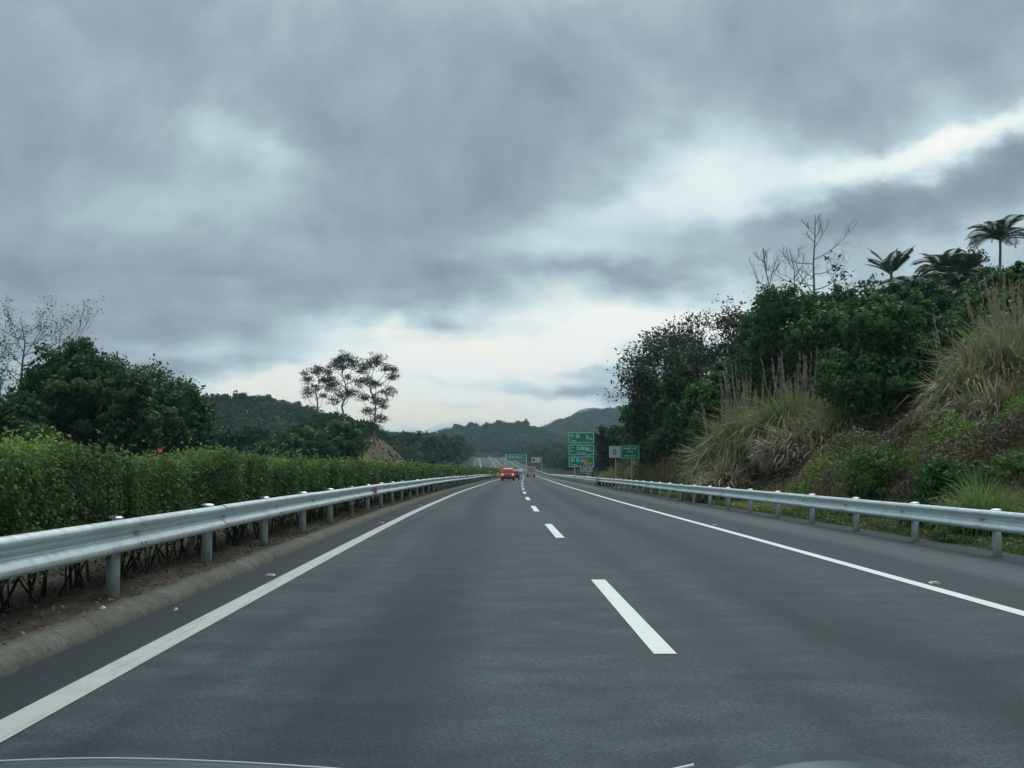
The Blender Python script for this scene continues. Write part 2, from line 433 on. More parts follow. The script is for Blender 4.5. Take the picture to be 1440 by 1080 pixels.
# galvanised steel
m, nt, b = new_mat('galvanised_steel'); M['galv'] = m
t = nd(nt, 'ShaderNodeTexCoord')
g = nd(nt, 'ShaderNodeNewGeometry')
n1 = noise(nt, g.outputs['Position'], 9, 6, 0.65); n2 = noise(nt, g.outputs['Position'], 1.3, 4, 0.6)
mp = nd(nt, 'ShaderNodeMapping'); mp.inputs['Scale'].default_value = (30, 1.2, 3); lk(nt, g.outputs['Position'], mp.inputs[0])
n3 = noise(nt, mp.outputs[0], 1.0, 5, 0.6)
c = ramp(nt, n1.outputs['Fac'], [(0.3, (.60, .68, .69)), (0.7, (.76, .85, .85))])
c = mixc(nt, ramp(nt, n2.outputs['Fac'], [(0.5, (0, 0, 0)), (0.75, (.55, .55, .55))]), c, (.40, .43, .42))
c = mixc(nt, ramp(nt, n3.outputs['Fac'], [(0.58, (0, 0, 0)), (0.75, (.4, .4, .4))]), c, (.24, .22, .19))
lk(nt, c, b.inputs['Base Color'])
b.inputs['Metallic'].default_value = 0.6
lk(nt, ramp(nt, n1.outputs['Fac'], [(0.3, (.30,) * 3), (0.7, (.44,) * 3)]), b.inputs['Roughness'])

m, nt, b = new_mat('post_steel'); M['post'] = m
g = nd(nt, 'ShaderNodeNewGeometry')
n1 = noise(nt, g.outputs['Position'], 14, 6, 0.7); n2 = noise(nt, g.outputs['Position'], 3, 4, 0.6)
c = ramp(nt, n1.outputs['Fac'], [(0.3, (.33, .38, .37)), (0.7, (.52, .57, .55))])
c = mixc(nt, ramp(nt, n2.outputs['Fac'], [(0.5, (0, 0, 0)), (0.8, (.7, .7, .7))]), c, (.20, .19, .16))
lk(nt, c, b.inputs['Base Color']); b.inputs['Metallic'].default_value = 0.35; b.inputs['Roughness'].default_value = 0.6

# asphalt: uv = (offset from the dashed line, distance) in metres
def asphalt(name, mirror=False):
    m, nt, b = new_mat(name)
    uv = nd(nt, 'ShaderNodeUVMap')
    s = nd(nt, 'ShaderNodeSeparateXYZ'); lk(nt, uv.outputs[0], s.inputs[0])
    d = s.outputs[0]
    fine = noise(nt, uv.outputs[0], 38, 4, 0.9)
    fine2 = noise(nt, uv.outputs[0], 22, 4, 0.6)
    m1 = nd(nt, 'ShaderNodeMapping'); m1.inputs['Scale'].default_value = (1.0, 1.35, 1); lk(nt, uv.outputs[0], m1.inputs[0])
    streak = noise(nt, m1.outputs[0], 1.1, 10, 0.74, 0.25)
    m2 = nd(nt, 'ShaderNodeMapping'); m2.inputs['Scale'].default_value = (0.8, 0.06, 1); lk(nt, uv.outputs[0], m2.inputs[0])
    longi = noise(nt, m2.outputs[0], 1.0, 4, 0.55)
    big = noise(nt, uv.outputs[0], 0.09, 4, 0.5, 0.5)
    col = ramp(nt, streak.outputs['Fac'], [(0.34, (.014, .020, .025)), (0.49, (.026, .035, .042)), (0.66, (.043, .056, .065))])
    col = mixc(nt, ramp(nt, big.outputs['Fac'], [(0.44, (.0,) * 3), (0.62, (1.0,) * 3)]), col, mixc(nt, 1.0, col, (1.22, 1.20, 1.14), 'MULTIPLY'))
    # polished wheel paths
    def band(c0, w, soft):
        a = mth(nt, 'ABSOLUTE', mth(nt, 'SUBTRACT', d, c0))
        return mth(nt, 'SUBTRACT', 1.0, mth(nt, 'MULTIPLY', mth(nt, 'SUBTRACT', a, w), 1 / soft, clamp=True), clamp=True)
    if not mirror:
        dw = mth(nt, 'MULTIPLY', mth(nt, 'SUBTRACT', longi.outputs['Fac'], 0.5), 1.2)
        d = mth(nt, 'ADD', s.outputs[0], dw)
        wp = mth(nt, 'MAXIMUM', band(-1.95, .25, .55), band(1.80, .15, .60))
        wp = mth(nt, 'MAXIMUM', wp, mth(nt, 'MULTIPLY', mth(nt, 'MAXIMUM', band(-3.2, .05, .25), band(.55, .05, .3)), 0.6))
        d = s.outputs[0]
        col = mixc(nt, mth(nt, 'MULTIPLY', wp, mth(nt, 'MULTIPLY', longi.outputs['Fac'], 1.5, clamp=True)), col, mixc(nt, 1.0, col, (.46, .48, .50), 'MULTIPLY'))
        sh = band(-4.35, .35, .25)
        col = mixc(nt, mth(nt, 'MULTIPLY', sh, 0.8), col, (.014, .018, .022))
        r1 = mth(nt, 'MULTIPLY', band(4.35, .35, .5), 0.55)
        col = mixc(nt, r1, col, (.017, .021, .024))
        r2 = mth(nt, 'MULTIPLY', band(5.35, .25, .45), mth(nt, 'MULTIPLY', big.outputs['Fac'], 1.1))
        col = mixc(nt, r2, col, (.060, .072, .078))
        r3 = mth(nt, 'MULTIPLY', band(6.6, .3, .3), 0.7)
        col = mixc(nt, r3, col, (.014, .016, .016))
    col = mixc(nt, mth(nt, 'MULTIPLY', ramp(nt, fine.outputs['Fac'], [(0.46, (0, 0, 0)), (0.60, (1, 1, 1))]), 0.8), col, mixc(nt, 1.0, col, (2.7, 2.6, 2.5), 'MULTIPLY'))
    col = mixc(nt, mth(nt, 'MULTIPLY', ramp(nt, fine2.outputs['Fac'], [(0.50, (0, 0, 0)), (0.62, (1, 1, 1))]), 0.25), col, mixc(nt, 1.0, col, (.6, .6, .6), 'MULTIPLY'))
    lk(nt, col, b.inputs['Base Color'])
    lk(nt, ramp(nt, streak.outputs['Fac'], [(0.3, (.60,) * 3), (0.7, (.78,) * 3)]), b.inputs['Roughness'])
    b.inputs['Specular IOR Level'].default_value = 0.13
    bp = nd(nt, 'ShaderNodeBump'); bp.inputs['Strength'].default_value = 0.35; bp.inputs['Distance'].default_value = 0.006
    lk(nt, fine.outputs['Fac'], bp.inputs['Height']); lk(nt, bp.outputs[0], b.inputs['Normal'])
    return m
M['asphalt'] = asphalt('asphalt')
M['asphalt_far_side'] = asphalt('asphalt_far_side', True)

def paint(name, col, wear):
    m, nt, b = new_mat(name)
    g = nd(nt, 'ShaderNodeNewGeometry')
    n1 = noise(nt, g.outputs['Position'], 30, 6, 0.7); n2 = noise(nt, g.outputs['Position'], 2.2, 4, 0.6)
    mp = nd(nt, 'ShaderNodeMapping'); mp.inputs['Scale'].default_value = (22, .5, 1); lk(nt, g.outputs['Position'], mp.inputs[0])
    n3 = noise(nt, mp.outputs[0], 1, 4, 0.6)
    c = mixc(nt, mth(nt, 'MULTIPLY', n2.outputs['Fac'], wear), col, tuple(x * .62 for x in col))
    c = mixc(nt, ramp(nt, n3.outputs['Fac'], [(0.55, (0, 0, 0)), (0.7, (wear,) * 3)]), c, tuple(x * .5 for x in col))
    c = mixc(nt, ramp(nt, n1.outputs['Fac'], [(0.60, (0, 0, 0)), (0.72, (wear,) * 3)]), c, (.16, .17, .17))
    lk(nt, c, b.inputs['Base Color']); b.inputs['Roughness'].default_value = 0.6
    return m
M['line_worn'] = paint('line_paint_worn', (.46, .48, .45), 1.0)
M['line_fresh'] = paint('line_paint', (.66, .69, .66), 0.45)

def soil(name, stops, bump=0.02, scale=5):
    m, nt, b = new_mat(name)
    g = nd(nt, 'ShaderNodeNewGeometry')
    n1 = noise(nt, g.outputs['Position'], scale, 8, 0.7); n2 = noise(nt, g.outputs['Position'], scale * 7, 4, 0.7)
    c = ramp(nt, n1.outputs['Fac'], stops)
    c = mixc(nt, ramp(nt, n2.outputs['Fac'], [(0.45, (0, 0, 0)), (0.7, (.7,) * 3)]), c, mixc(nt, 1.0, c, (.5, .5, .5), 'MULTIPLY'))
    lk(nt, c, b.inputs['Base Color']); b.inputs['Roughness'].default_value = 0.95; b.inputs['Specular IOR Level'].default_value = 0.15
    bp = nd(nt, 'ShaderNodeBump'); bp.inputs['Distance'].default_value = bump
    lk(nt, n2.outputs['Fac'], bp.inputs['Height']); lk(nt, bp.outputs[0], b.inputs['Normal'])
    return m
M['median_soil'] = soil('median_soil', [(0.3, (.060, .048, .038)), (0.5, (.105, .085, .066)), (0.7, (.150, .128, .100))], 0.03, 4)
M['kerb'] = soil('kerb_concrete', [(0.3, (.075, .076, .062)), (0.55, (.120, .120, .102)), (0.75, (.17, .17, .150))], 0.006, 2.5)
M['ground'] = soil('ground', [(0.35, (.024, .040, .018)), (0.5, (.040, .050, .024)), (0.65, (.036, .060, .024))], 0.05, 0.8)
M['cut'] = soil('bare_slope', [(0.3, (.085, .066, .040)), (0.5, (.150, .112, .066)), (0.7, (.19, .150, .095))], 0.1, 0.6)
M['verge'] = soil('verge_soil', [(0.3, (.075, .070, .060)), (0.5, (.115, .105, .088)), (0.7, (.10, .105, .06))], 0.03, 2)
M['mountain'] = soil('mountain_slope', [(0.3, (.030, .050, .035)), (0.7, (.055, .080, .050))], 1.0, 0.02)

# ------------------------------------------------------------------ ground sheet
def strip(name, d_list, ys, mat, zoff=0.0, parent=None, uvs=True, dz=None):
    ds = np.asarray(d_list, float); ys = np.asarray(ys, float)
    D, Yg = np.meshgrid(ds, ys)
    Zl = np.zeros(len(ds)) if dz is None else np.asarray(dz, float)
    V = np.stack([xc(Yg) + D, Yg, zr(Yg) + zoff + Zl[None, :]], -1).reshape(-1, 3)
    n = len(ds); i, j = np.meshgrid(np.arange(n - 1), np.arange(len(ys) - 1))
    a = (j * n + i).ravel()
    F = np.stack([a, a + 1, a + n + 1, a + n], 1)
    uv = np.stack([D, Yg], -1).reshape(-1, 2)
    return link(name, mesh_np(name, V, F, mat, uv=uv, smooth=False), parent)

ys_g = np.concatenate([np.arange(-60, 140, 1.25), np.arange(140, 300, 3), np.arange(300, 1300, 9), np.geomspace(1300, 5200, 34)])
ds_g = np.concatenate([-np.geomspace(3400, 90, 26), np.arange(-85, -32, 3), np.arange(-32, 42, .8), np.arange(43, 100, 4), np.geomspace(104, 3400, 30)])
D, Yg = np.meshgrid(ds_g, ys_g)
Xg = D + xc(Yg)
V = np.stack([Xg, Yg, gh(Xg, Yg)], -1).reshape(-1, 3)
n = len(ds_g); i, j = np.meshgrid(np.arange(n - 1), np.arange(len(ys_g) - 1)); a = (j * n + i).ravel()
F = np.stack([a, a + 1, a + n + 1, a + n], 1)
fc = V[F].mean(1); fd = fc[:, 0] - xc(fc[:, 1])
mi = ((fd < -17.4) & (fd > -23.0) & (fc[:, 1] > 160) & (fc[:, 1] < 262)).astype(int)
ground = link('ground', mesh_np('ground', V, F, None, smooth=True, mats=[M['ground'], M['cut']], mi=mi))
tag(ground, 'grassy and wooded land rising on both sides of the expressway', kind='structure')

mt_x = np.linspace(-900, 1500, 120); mt_y = np.linspace(2900, 3800, 24)
A, B = np.meshgrid(mt_x, mt_y)
Zm = 92 * np.exp(-((A - 205) / 100) ** 2) + 100 * np.exp(-((A - 330) / 130) ** 2) + 90 * np.exp(-((A - 560) / 260) ** 2)
Zm = (Zm + (vnoise(A, B, 60, 9) - .5) * 18 + (vnoise(A, B, 22, 11) - .5) * 8) * np.exp(-((B - 3400) / 300) ** 2) - 5
V = np.stack([A, B, Zm], -1).reshape(-1, 3); n = len(mt_x)
i, j = np.meshgrid(np.arange(n - 1), np.arange(len(mt_y) - 1)); a = (j * n + i).ravel()
tag(link('mountain', mesh_np('mountain', V, np.stack([a, a + 1, a + n + 1, a + n], 1), M['mountain'], smooth=True)),
    'faint blue mountain on the horizon behind the valley', kind='structure')

# ------------------------------------------------------------------ roads
ys_r = np.concatenate([np.arange(-40, 200, 2.0), np.arange(200, 936, 6.0)])
road = strip('road', [-4.5, -3.8, -1.9, 0, 1.9, 3.7, 5.2, 6.75], ys_r, M['asphalt'], 0.0)
tag(road, 'dark grey asphalt carriageway running ahead with a dashed centre line', kind='structure')
road2 = strip('oncoming_road', [-17.6, -14, -10.5, -6.85], ys_r, M['asphalt_far_side'], 0.0)
tag(road2, 'asphalt of the oncoming carriageway beyond the hedge', kind='structure')
strip('edge_line', [-3.93, -3.71], ys_r, M['line_worn'], 0.005, road)['label'] = 'worn solid white line along the median side'
strip('edge_line', [3.60, 3.77], ys_r, M['line_fresh'], 0.005, road)['label'] = 'bright solid white line along the hard shoulder'
strip('edge_line', [-7.25, -7.08], ys_r, M['line_fresh'], 0.005, road2)
strip('edge_line', [-14.7, -14.5], ys_r, M['line_fresh'], 0.005, road2)
y0 = 9.25 - 30
while y0 < 520:
    strip('lane_dash', [-.085, .085], np.linspace(y0, y0 + 6, 4), M['line_fresh'], 0.005, road)
    strip('lane_dash', [-10.97, -10.8], np.linspace(y0 + 4, y0 + 10, 4), M['line_fresh'], 0.005, road2)
    y0 += 15.0

def kerb_strip(name, prof, ys, mat):
    return strip(name, [p[0] for p in prof], ys, mat, 0.0, dz=[p[1] for p in prof])
ys_k = np.concatenate([np.arange(-40, 90, 1.0), np.arange(90, 400, 3.0)])
def rough_kerb(o, amp):
    me = o.data; co = np.empty(len(me.vertices) * 3, np.float32); me.vertices.foreach_get('co', co); co = co.reshape(-1, 3)
    w = (vnoise(co[:, 1], co[:, 0] * 0 + 3, 2.3, 21) - .5) * amp
    co[:, 0] += w * (co[:, 2] - zr(co[:, 1]) > -0.05); co[:, 2] += (vnoise(co[:, 1], co[:, 0] * 0, 1.1, 22) - .5) * amp * .4
    me.vertices.foreach_set('co', co.ravel()); me.update()
k1 = kerb_strip('kerb', [(-4.46, -.1), (-4.46, .0), (-4.50, .07), (-4.56, .112), (-4.62, .125), (-4.76, .125), (-4.80, .02)], ys_k, M['kerb'])
rough_kerb(k1, .03); tag(k1, 'mossy concrete kerb along the planted median', kind='structure')
k2 = kerb_strip('kerb', [(-6.55, .02), (-6.60, .125), (-6.78, .125), (-6.86, .09), (-6.9, -.1)], ys_k, M['kerb'])
tag(k2, 'concrete kerb on the far side of the planted median', kind='structure')
ds_m = np.linspace(-6.62, -4.72, 16); Dm, Ym = np.meshgrid(ds_m, np.concatenate([np.arange(-40, 60, .25), np.arange(60, 400, 2.0)]))
Zs = zr(Ym) + .100 + (vnoise(Dm, Ym, .35, 31) - .5) * .04 + (vnoise(Dm, Ym, 1.3, 32) - .5) * .05
V = np.stack([xc(Ym) + Dm, Ym, Zs], -1).reshape(-1, 3); n = 16
i, j = np.meshgrid(np.arange(n - 1), np.arange(Dm.shape[0] - 1)); a = (j * n + i).ravel()
tag(link('median_soil', mesh_np('median_soil', V, np.stack([a, a + 1, a + n + 1, a + n], 1), M['median_soil'], smooth=True)),
    'bare brown soil and dead leaves under the median hedge', kind='structure')
# beyond 400 m the median is one low raised bed
far_m = strip('median_bed', [-6.9, -6.8, -4.6, -4.5], np.arange(400, 936, 6.0), M['kerb'], 0.0, dz=[0, .13, .13, 0]); tag(far_m, 'low concrete edged bed between the distant carriageways', kind='structure')
vg = strip('verge', [6.75, 6.8, 7.4, 8.6], np.concatenate([np.arange(-40, 160, 1.0), np.arange(160, 936, 6)]), M['verge'], 0.0, dz=[-.005, -.05, -.02, .05])
tag(vg, 'strip of dirt and low grass behind the right guardrail', kind='structure')

# ------------------------------------------------------------------ guardrails
def wprofile():
    o = [(.012, .156), (.050, .150), (.078, .128), (.083, .105), (.080, .082), (.045, .040), (.010, .022), (.0, .0),
         (.010, -.022), (.045, -.040), (.080, -.082), (.083, -.105), (.078, -.128), (.050, -.150), (.012, -.156)]
    b_ = [(x - .006, z) for x, z in o[::-1]]
    return o, b_
def beam_arr(length, sgn):
    """W-beam from y=0 to y=length, corrugations bulging towards +x (sgn) - closed thin sheet"""
    o, b_ = wprofile(); P = o + b_; n = len(P)
    yy = [0.0, length]
    V = np.array([(sgn * x, y, z) for y in yy for x, z in P])
    i = np.arange(n)
    F = np.stack([i, (i + 1) % n, n + (i + 1) % n, n + i], 1)
    if sgn < 0: F = F[:, ::-1]
    return V, F
def guardrail(off, y_start, y_end, sp, toward, zc, zg, label, bolts=True, y_far=None):
    """posts at offset off; beam faces toward (+1 = to the right)"""
    g = empty('guardrail', rp(off, y_start)); tag(g, label, 'guardrail', 'guardrails along the carriageways')
    org = Vector(g.location)
    # post with cap
    pm = MB(); top = zc + .150; pm.tube([(0, 0, -.25), (0, 0, top - zg)], .0675, 14); post_me = pm.mesh('post', M['post'])
    for p in post_me.polygons: p.use_smooth = len(p.vertices) == 4
    cm = MB(); cm.tube([(0, 0, 0), (0, 0, .018), (0, 0, .032), (0, 0, .040)], [.088, .088, .070, .02], 16); cap_me = cm.mesh('post_cap', M['galv'])
    bm_ = MB(); bm_.box((toward * .115, 0, 0), (.10, .16, .24)); block_me = bm_.mesh('spacer_block', M['post'], 0.008)
    V, Fq = beam_arr(sp + .06, toward)
    mbm = MB(); mbm.add(V, [tuple(f) for f in Fq])
    if bolts:
        for yy in (.10, .24):
            for zz in (.098, -.098, .0):
                xx = toward * (.086 if zz else .004)
                mbm.box((xx, yy, zz), (.016, .03, .03), m=1)
        mbm.box((toward * .008, .17, 0), (.012, .15, .035), m=1)
    beam_me = mbm.mesh('rail_beam', [M['galv'], M['post']])
    for p in beam_me.polygons: p.use_smooth = (p.material_index == 0)
    beam_me.update()
    y = y_start; k = 0
    while y < y_end:
        a = Vector(rp(off, y)); c = Vector(rp(off, y + sp))
        hd = math.atan2(-(c.x - a.x), c.y - a.y); pt = math.atan2(c.z - a.z, sp)
        po = link('post', post_me, g, a + Vector((0, 0, zg)) - org, (random.uniform(-.012, .012), random.uniform(-.012, .012), 0))
        link('post_cap', cap_me, po, (0, 0, top - zg - .012))
        if y < 120: link('spacer_block', block_me, po, (0, 0, zc - zg))
        if not (y_far and y > y_far and k % 2):
            pass
        bo = link('rail_beam', beam_me, g, a + Vector((toward * .168, 0, zc)) - org + Vector((toward * (.004 if k % 2 else 0), 0, random.uniform(-.004, .004))), (pt, 0, hd))
        y += sp; k += 1
    return g, org

gl, gl_org = guardrail(-5.0, 12.4 - 16, 330, 4.0, 1, .715, .11, 'galvanised guardrail on the planted median, left of the near lanes')
gr, gr_org = guardrail(6.52, 19.35 - 11.4, 330, 3.8, -1, .545, -.02, 'galvanised guardrail along the right hard shoulder')
gm, gm_org = guardrail(-6.25, 4.7, 160, 4.0, -1, .70, .11, 'galvanised guardrail behind the hedge, facing the oncoming lanes', bolts=False)

def far_rail(off, ya, yb, toward, label):
    g = empty('guardrail', rp(off, ya)); tag(g, label, 'guardrail', 'guardrails along the carriageways'); org = np.array(g.location)
    ys = np.arange(ya, yb, 8.0); o, b_ = wprofile(); P = o + b_; n = len(P)
    V = np.array([(float(xc(y)) + off + toward * (x + .16), y, float(zr(y)) + z + .65) for y in ys for x, z in P]) - org
    i = np.arange(n); F = np.concatenate([np.stack([j * n + i, j * n + (i + 1) % n, (j + 1) * n + (i + 1) % n, (j + 1) * n + i], 1) for j in range(len(ys) - 1)])
    link('rail_beam', mesh_np('rail_beam', V, F, M['galv']), g)
    pb = MB()
    for y in np.arange(ya, yb, 4.0): pb.tube([Vector(rp(off, y, -.2)) - Vector(org), Vector(rp(off, y, .85)) - Vector(org)], .07, 6)
    o2 = pb.obj('posts', M['post'], g); o2['kind'] = 'stuff'
far_rail(6.52, 331, 936, -1, 'distant guardrail along the outer edge of the climbing bend')
far_rail(-5.0, 335, 936, 1, 'distant guardrail on the median of the climbing bend')
far_rail(-6.25, 335, 936, -1, 'distant guardrail on the oncoming side of the median in the climbing bend')
far_rail(-18.0, 335, 936, 1, 'distant guardrail beyond the oncoming lanes of the climbing bend')

# red delineator plate on the left beam and an orange sleeve on one post
def on_left(y, zz=.715, dx=.26): p = Vector(rp(-5.0 + dx, y, zz)); return p
mb = MB(); mb.box((0, 0, 0), (.012, .62, .15)); o = mb.obj('reflector_plate', M['red_refl'], loc=on_left(36.2, .72, .262), bevel=.004)
tag(o, 'small red reflector plate fixed to the left guardrail beam', 'reflector')
mb = MB(); mb.tube([(0, 0, 0), (0, 0, .26)], .072, 12); o = mb.obj('post_sleeve', M['rust'], loc=Vector(rp(-5.0, 12.4 - 16 + 4 * 9, .15)))
tag(o, 'rusty orange band wrapped round one left guardrail post', 'marker band')

# road studs
def stud(y, d, label):
    s = empty('road_stud', rp(d, y, .004)); tag(s, label, 'road stud', 'reflective road studs beside the edge lines')
    b1 = MB(); b1.box((0, 0, .008), (.11, .10, .018), taper=(.75, .6)); b1.obj('housing', M['white_plastic'], s)
    b2 = MB(); b2.box((0, -.052, .0125), (.09, .012, .012)); b2.obj('reflector', M['steel_pale'], s)
for k, y in enumerate([15.9, 31.0, 45.8, 61]):
    stud(y, -4.08, ['white road stud beside the worn line, nearest on the median side', 'white road stud on the median side, second along the worn line',
                    'white road stud on the median side, third along the worn line', 'tiny white road stud on the median side, fourth and farthest'][k])
for k, y in enumerate([14.75, 29.6, 44.6]):
    stud(y, 3.92, ['road stud just outside the hard shoulder line, nearest the camera', 'road stud outside the hard shoulder line, second one ahead',
                   'road stud outside the hard shoulder line, third one ahead'][k])

# bits of litter
for (d, y, sx, lab) in [(-4.72, 11.1, .05, 'scrap of white litter on the soil by the kerb'), (-4.3, 12.0, .04, 'white scrap in the gutter below the kerb')]:
    mb = MB(); mb.add([(0, 0, 0), (sx, .01, .01), (sx * .8, sx, .02), (.01, sx * .7, .004), (sx * .4, sx * .4, .035)], [(0, 1, 4), (1, 2, 4), (2, 3, 4), (3, 0, 4), (3, 2, 1, 0)])
    o = mb.obj('litter', M['white_plastic'], loc=Vector(rp(d, y, .12 if d < -4.6 else .006))); tag(o, lab, 'litter')

# ------------------------------------------------------------------ hedge
def build_hedge():
    h = empty('hedge', rp(-5.62, 0)); tag(h, 'long clipped green hedge growing along the median', 'hedge'); org = np.array(h.location)
    def topz(y): return 1.48 + (vnoise(y, y * 0, 1.7, 41) - .5) * .17 + (vnoise(y, y * 0, .55, 42) - .5) * .15 + .02 * np.exp(-((y - 11) / 4.0) ** 2)
    def half(y, s): return .50 + (vnoise(y, y * 0 + s * 9, .9, 43 + s) - .5) * .26
    Vs, Fs, vs, nn = [], [], [], 0
    bands = [(2, 9, .042, 5200), (9, 17, .046, 4200), (17, 28, .060, 2300), (28, 48, .085, 1000), (48, 85, .14, 360), (85, 160, .24, 110), (160, 330, .42, 34)]
    for y0, y1, s, dens in bands:
        L = y1 - y0; n = int(L * dens)
        y = rng.uniform(y0, y1, n); u = rng.random(n)
        hh = topz(y) - .38
        # perimeter: front face (facing the road), top, back face
        seg = rng.choice(3, n, p=[.56, .30, .14])
        low = .38 + (vnoise(y, y * 0, .6, 44) - .4) * .22
        zf = low + (topz(y) - low) * np.sqrt(u)          # denser to the top
        bulge = .07 * np.sin(np.clip((zf - .4) / 1.2, 0, 1) * math.pi)
        d = np.where(seg == 0, half(y, 0) + bulge, np.where(seg == 1, 0, -half(y, 1) - bulge))
        z = np.where(seg == 1, topz(y), zf)
        d = np.where(seg == 1, rng.uniform(-.5, .5, n), d)
        z = np.where(seg == 1, z - (np.abs(d) / .5) ** 3 * .10, z)
        # clumps of shoots and hollows
        cl = vnoise(y * 1.0 + d, z * 1.0 + d * .5, .22, 45)
        depth = rng.exponential(.05, n) + (cl < .42) * .07
        N = np.stack([np.where(seg == 0, 1., np.where(seg == 1, 0, -1.)), np.zeros(n), np.where(seg == 1, 1., .35)], 1)
        P = np.stack([xc(y) + (-5.62) + d, y, zr(y) + z], 1) - N * depth[:, None] + rng.normal(size=(n, 3)) * s * .5
        spr = (seg == 1) & (rng.random(n) < .16); P[spr, 2] += rng.exponential(.06, spr.sum())
        NN = unit(N * .55 + rng.normal(size=(n, 3)) * .6 + np.array([0, 0, .25]))
        V, F = leaves(P, NN, s * rng.uniform(.7, 1.35, n), .55)
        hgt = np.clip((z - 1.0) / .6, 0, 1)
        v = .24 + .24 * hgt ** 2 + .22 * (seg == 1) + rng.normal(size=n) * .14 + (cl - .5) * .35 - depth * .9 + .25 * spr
        Vs.append(V); Fs.append(F + nn); nn += len(V); vs.append(np.clip(v, 0, 1))
    V = np.concatenate(Vs) - org
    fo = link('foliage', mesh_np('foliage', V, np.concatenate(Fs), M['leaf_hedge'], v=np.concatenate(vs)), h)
    # solid dark core put in so one cannot see through the middle
    ys = np.concatenate([np.arange(2, 100, .5), np.arange(100, 330, 4)])
    prof = [(-.36, .62), (-.38, 1.1), (-.30, 1.38), (0, 1.44), (.30, 1.38), (.38, 1.1), (.36, .62), (0, .50)]
    n = len(prof); P = []
    for y in ys:
        for dd, zz in prof:
            w = 1 + (random.random() - .5) * .16
            P.append((float(xc(y)) - 5.62 + dd * w, y, float(zr(y)) + zz * (1 + (random.random() - .5) * .08)))
    i = np.arange(n); F = np.concatenate([np.stack([j * n + i, j * n + (i + 1) % n, (j + 1) * n + (i + 1) % n, (j + 1) * n + i], 1) for j in range(len(ys) - 1)])
    link('inner_core', mesh_np('inner_core', np.array(P) - org, F, M['bark_dark']), h)
    # stems
    parts = []
    y = 5.0
    while y < 75:
        for q in range(random.choice([3, 4, 5, 6])):
            bx = -5.62 + random.uniform(-.22, .22); by = y + random.uniform(-.12, .12)
            tx = bx + random.uniform(-.32, .32); ty = by + random.uniform(-.38, .38)
            r0 = random.uniform(.008, .019)
            p0 = np.array(rp(bx, by, .07)); p2 = np.array(rp(tx, ty, random.uniform(.7, .95))); p1 = (p0 + p2) / 2 + rng.normal(size=3) * .05
            parts.append(tube_arr([p0, p1, p2], [r0, r0 * .8, r0 * .5], 5))
            if y < 40:
                for _ in range(3):
                    t = random.uniform(.3, .9); s0 = p0 * (1 - t) + p2 * t
                    parts.append(tube_arr([s0, s0 + np.array([random.uniform(-.2, .2), random.uniform(-.25, .25), random.uniform(.1, .3)])], [.005, .003], 4))
        y += random.uniform(.40, .85) if y < 40 else random.uniform(.6, 1.2)
    V, F = join_arr(parts)
    o = link('stems', mesh_np('stems', V - org, F, M['bark_dark'], smooth=True), h); o['kind'] = 'stuff'
    # blossoms on the top
    for (u, y) in [(102, 12.2), (230, 15.6), (231, 15.4)]:
        xx = (u - 697) * y / FPX
        fm = MB()
        for k in range(5):
            a = k * 2 * math.pi / 5; c, s = math.cos(a), math.sin(a)
            fm.add([(0, 0, 0), (c * .03 - s * .018, s * .03 + c * .018, .012), (c * .052, s * .052, .006), (c * .03 + s * .018, s * .03 - c * .018, .012)], [(0, 1, 2, 3)])
        o = fm.obj('blossom', M['flower'], h, loc=Vector((float(xc(y)) - 5.62 + random.uniform(.1, .3), y, 1.58)) - Vector(org), rot=(R(65), 0, R(20)), scale=(.6, .6, .6))
build_hedge()

# dead leaves on the median soil
n = 5200; y = 4 + 46 * rng.random(n) ** 1.6; d = rng.uniform(-6.5, -4.66, n)
P = np.stack([xc(y) + d, y, zr(y) + .125 + rng.exponential(.012, n)], 1)
N = unit(rng.normal(size=(n, 3)) * .5 + np.array([0, 0, 1.0]))
V, F = leaves(P, N, rng.uniform(.03, .075, n), .5)
tag(link('leaf_litter', mesh_np('leaf_litter', V, F, M['dry'], v=rng.uniform(0, .55, n))), 'dead leaves and twigs scattered on the median soil', kind='stuff')

# ------------------------------------------------------------------ trees
def branchy(base, d0, length, r0, depth, r, spread=.6, up=.15, nkids=(2, 3), shrink=.68, segs=3, wob=.12, tips=None, tubes=None, sides=5, rmin=.006):
    """recursive limbs; fills tubes and tips"""
    p = np.array(base, float); d = unit(np.array(d0, float)); pts = [p]; 
    for s in range(segs):
        d = unit(d + r.normal(size=3) * wob + np.array([0, 0, up * .5])); p = p + d * length / segs; pts.append(p)
    r1 = max(r0 * .62, rmin)
    tubes.append(tube_arr(pts, np.linspace(r0, r1, len(pts)), sides))
    if depth == 0:
        tips.append((p, d)); return
    for k in range(r.integers(nkids[0], nkids[1] + 1)):
        dd = unit(d + r.normal(size=3) * spread + np.array([0, 0, up]))
        t = r.uniform(.55, 1.0) if k else 1.0
        q = pts[0] + (pts[-1] - pts[0]) * t if t < 1 else pts[-1]
        idx = min(int(t * segs), segs - 1); q = pts[idx] + (pts[idx + 1] - pts[idx]) * (t * segs - idx)
        branchy(q, dd, length * shrink * r.uniform(.8, 1.15), r1 * .85, depth - 1, r, spread, up, nkids, shrink, max(2, segs - 1), wob, tips, tubes, max(4, sides - 1), rmin)

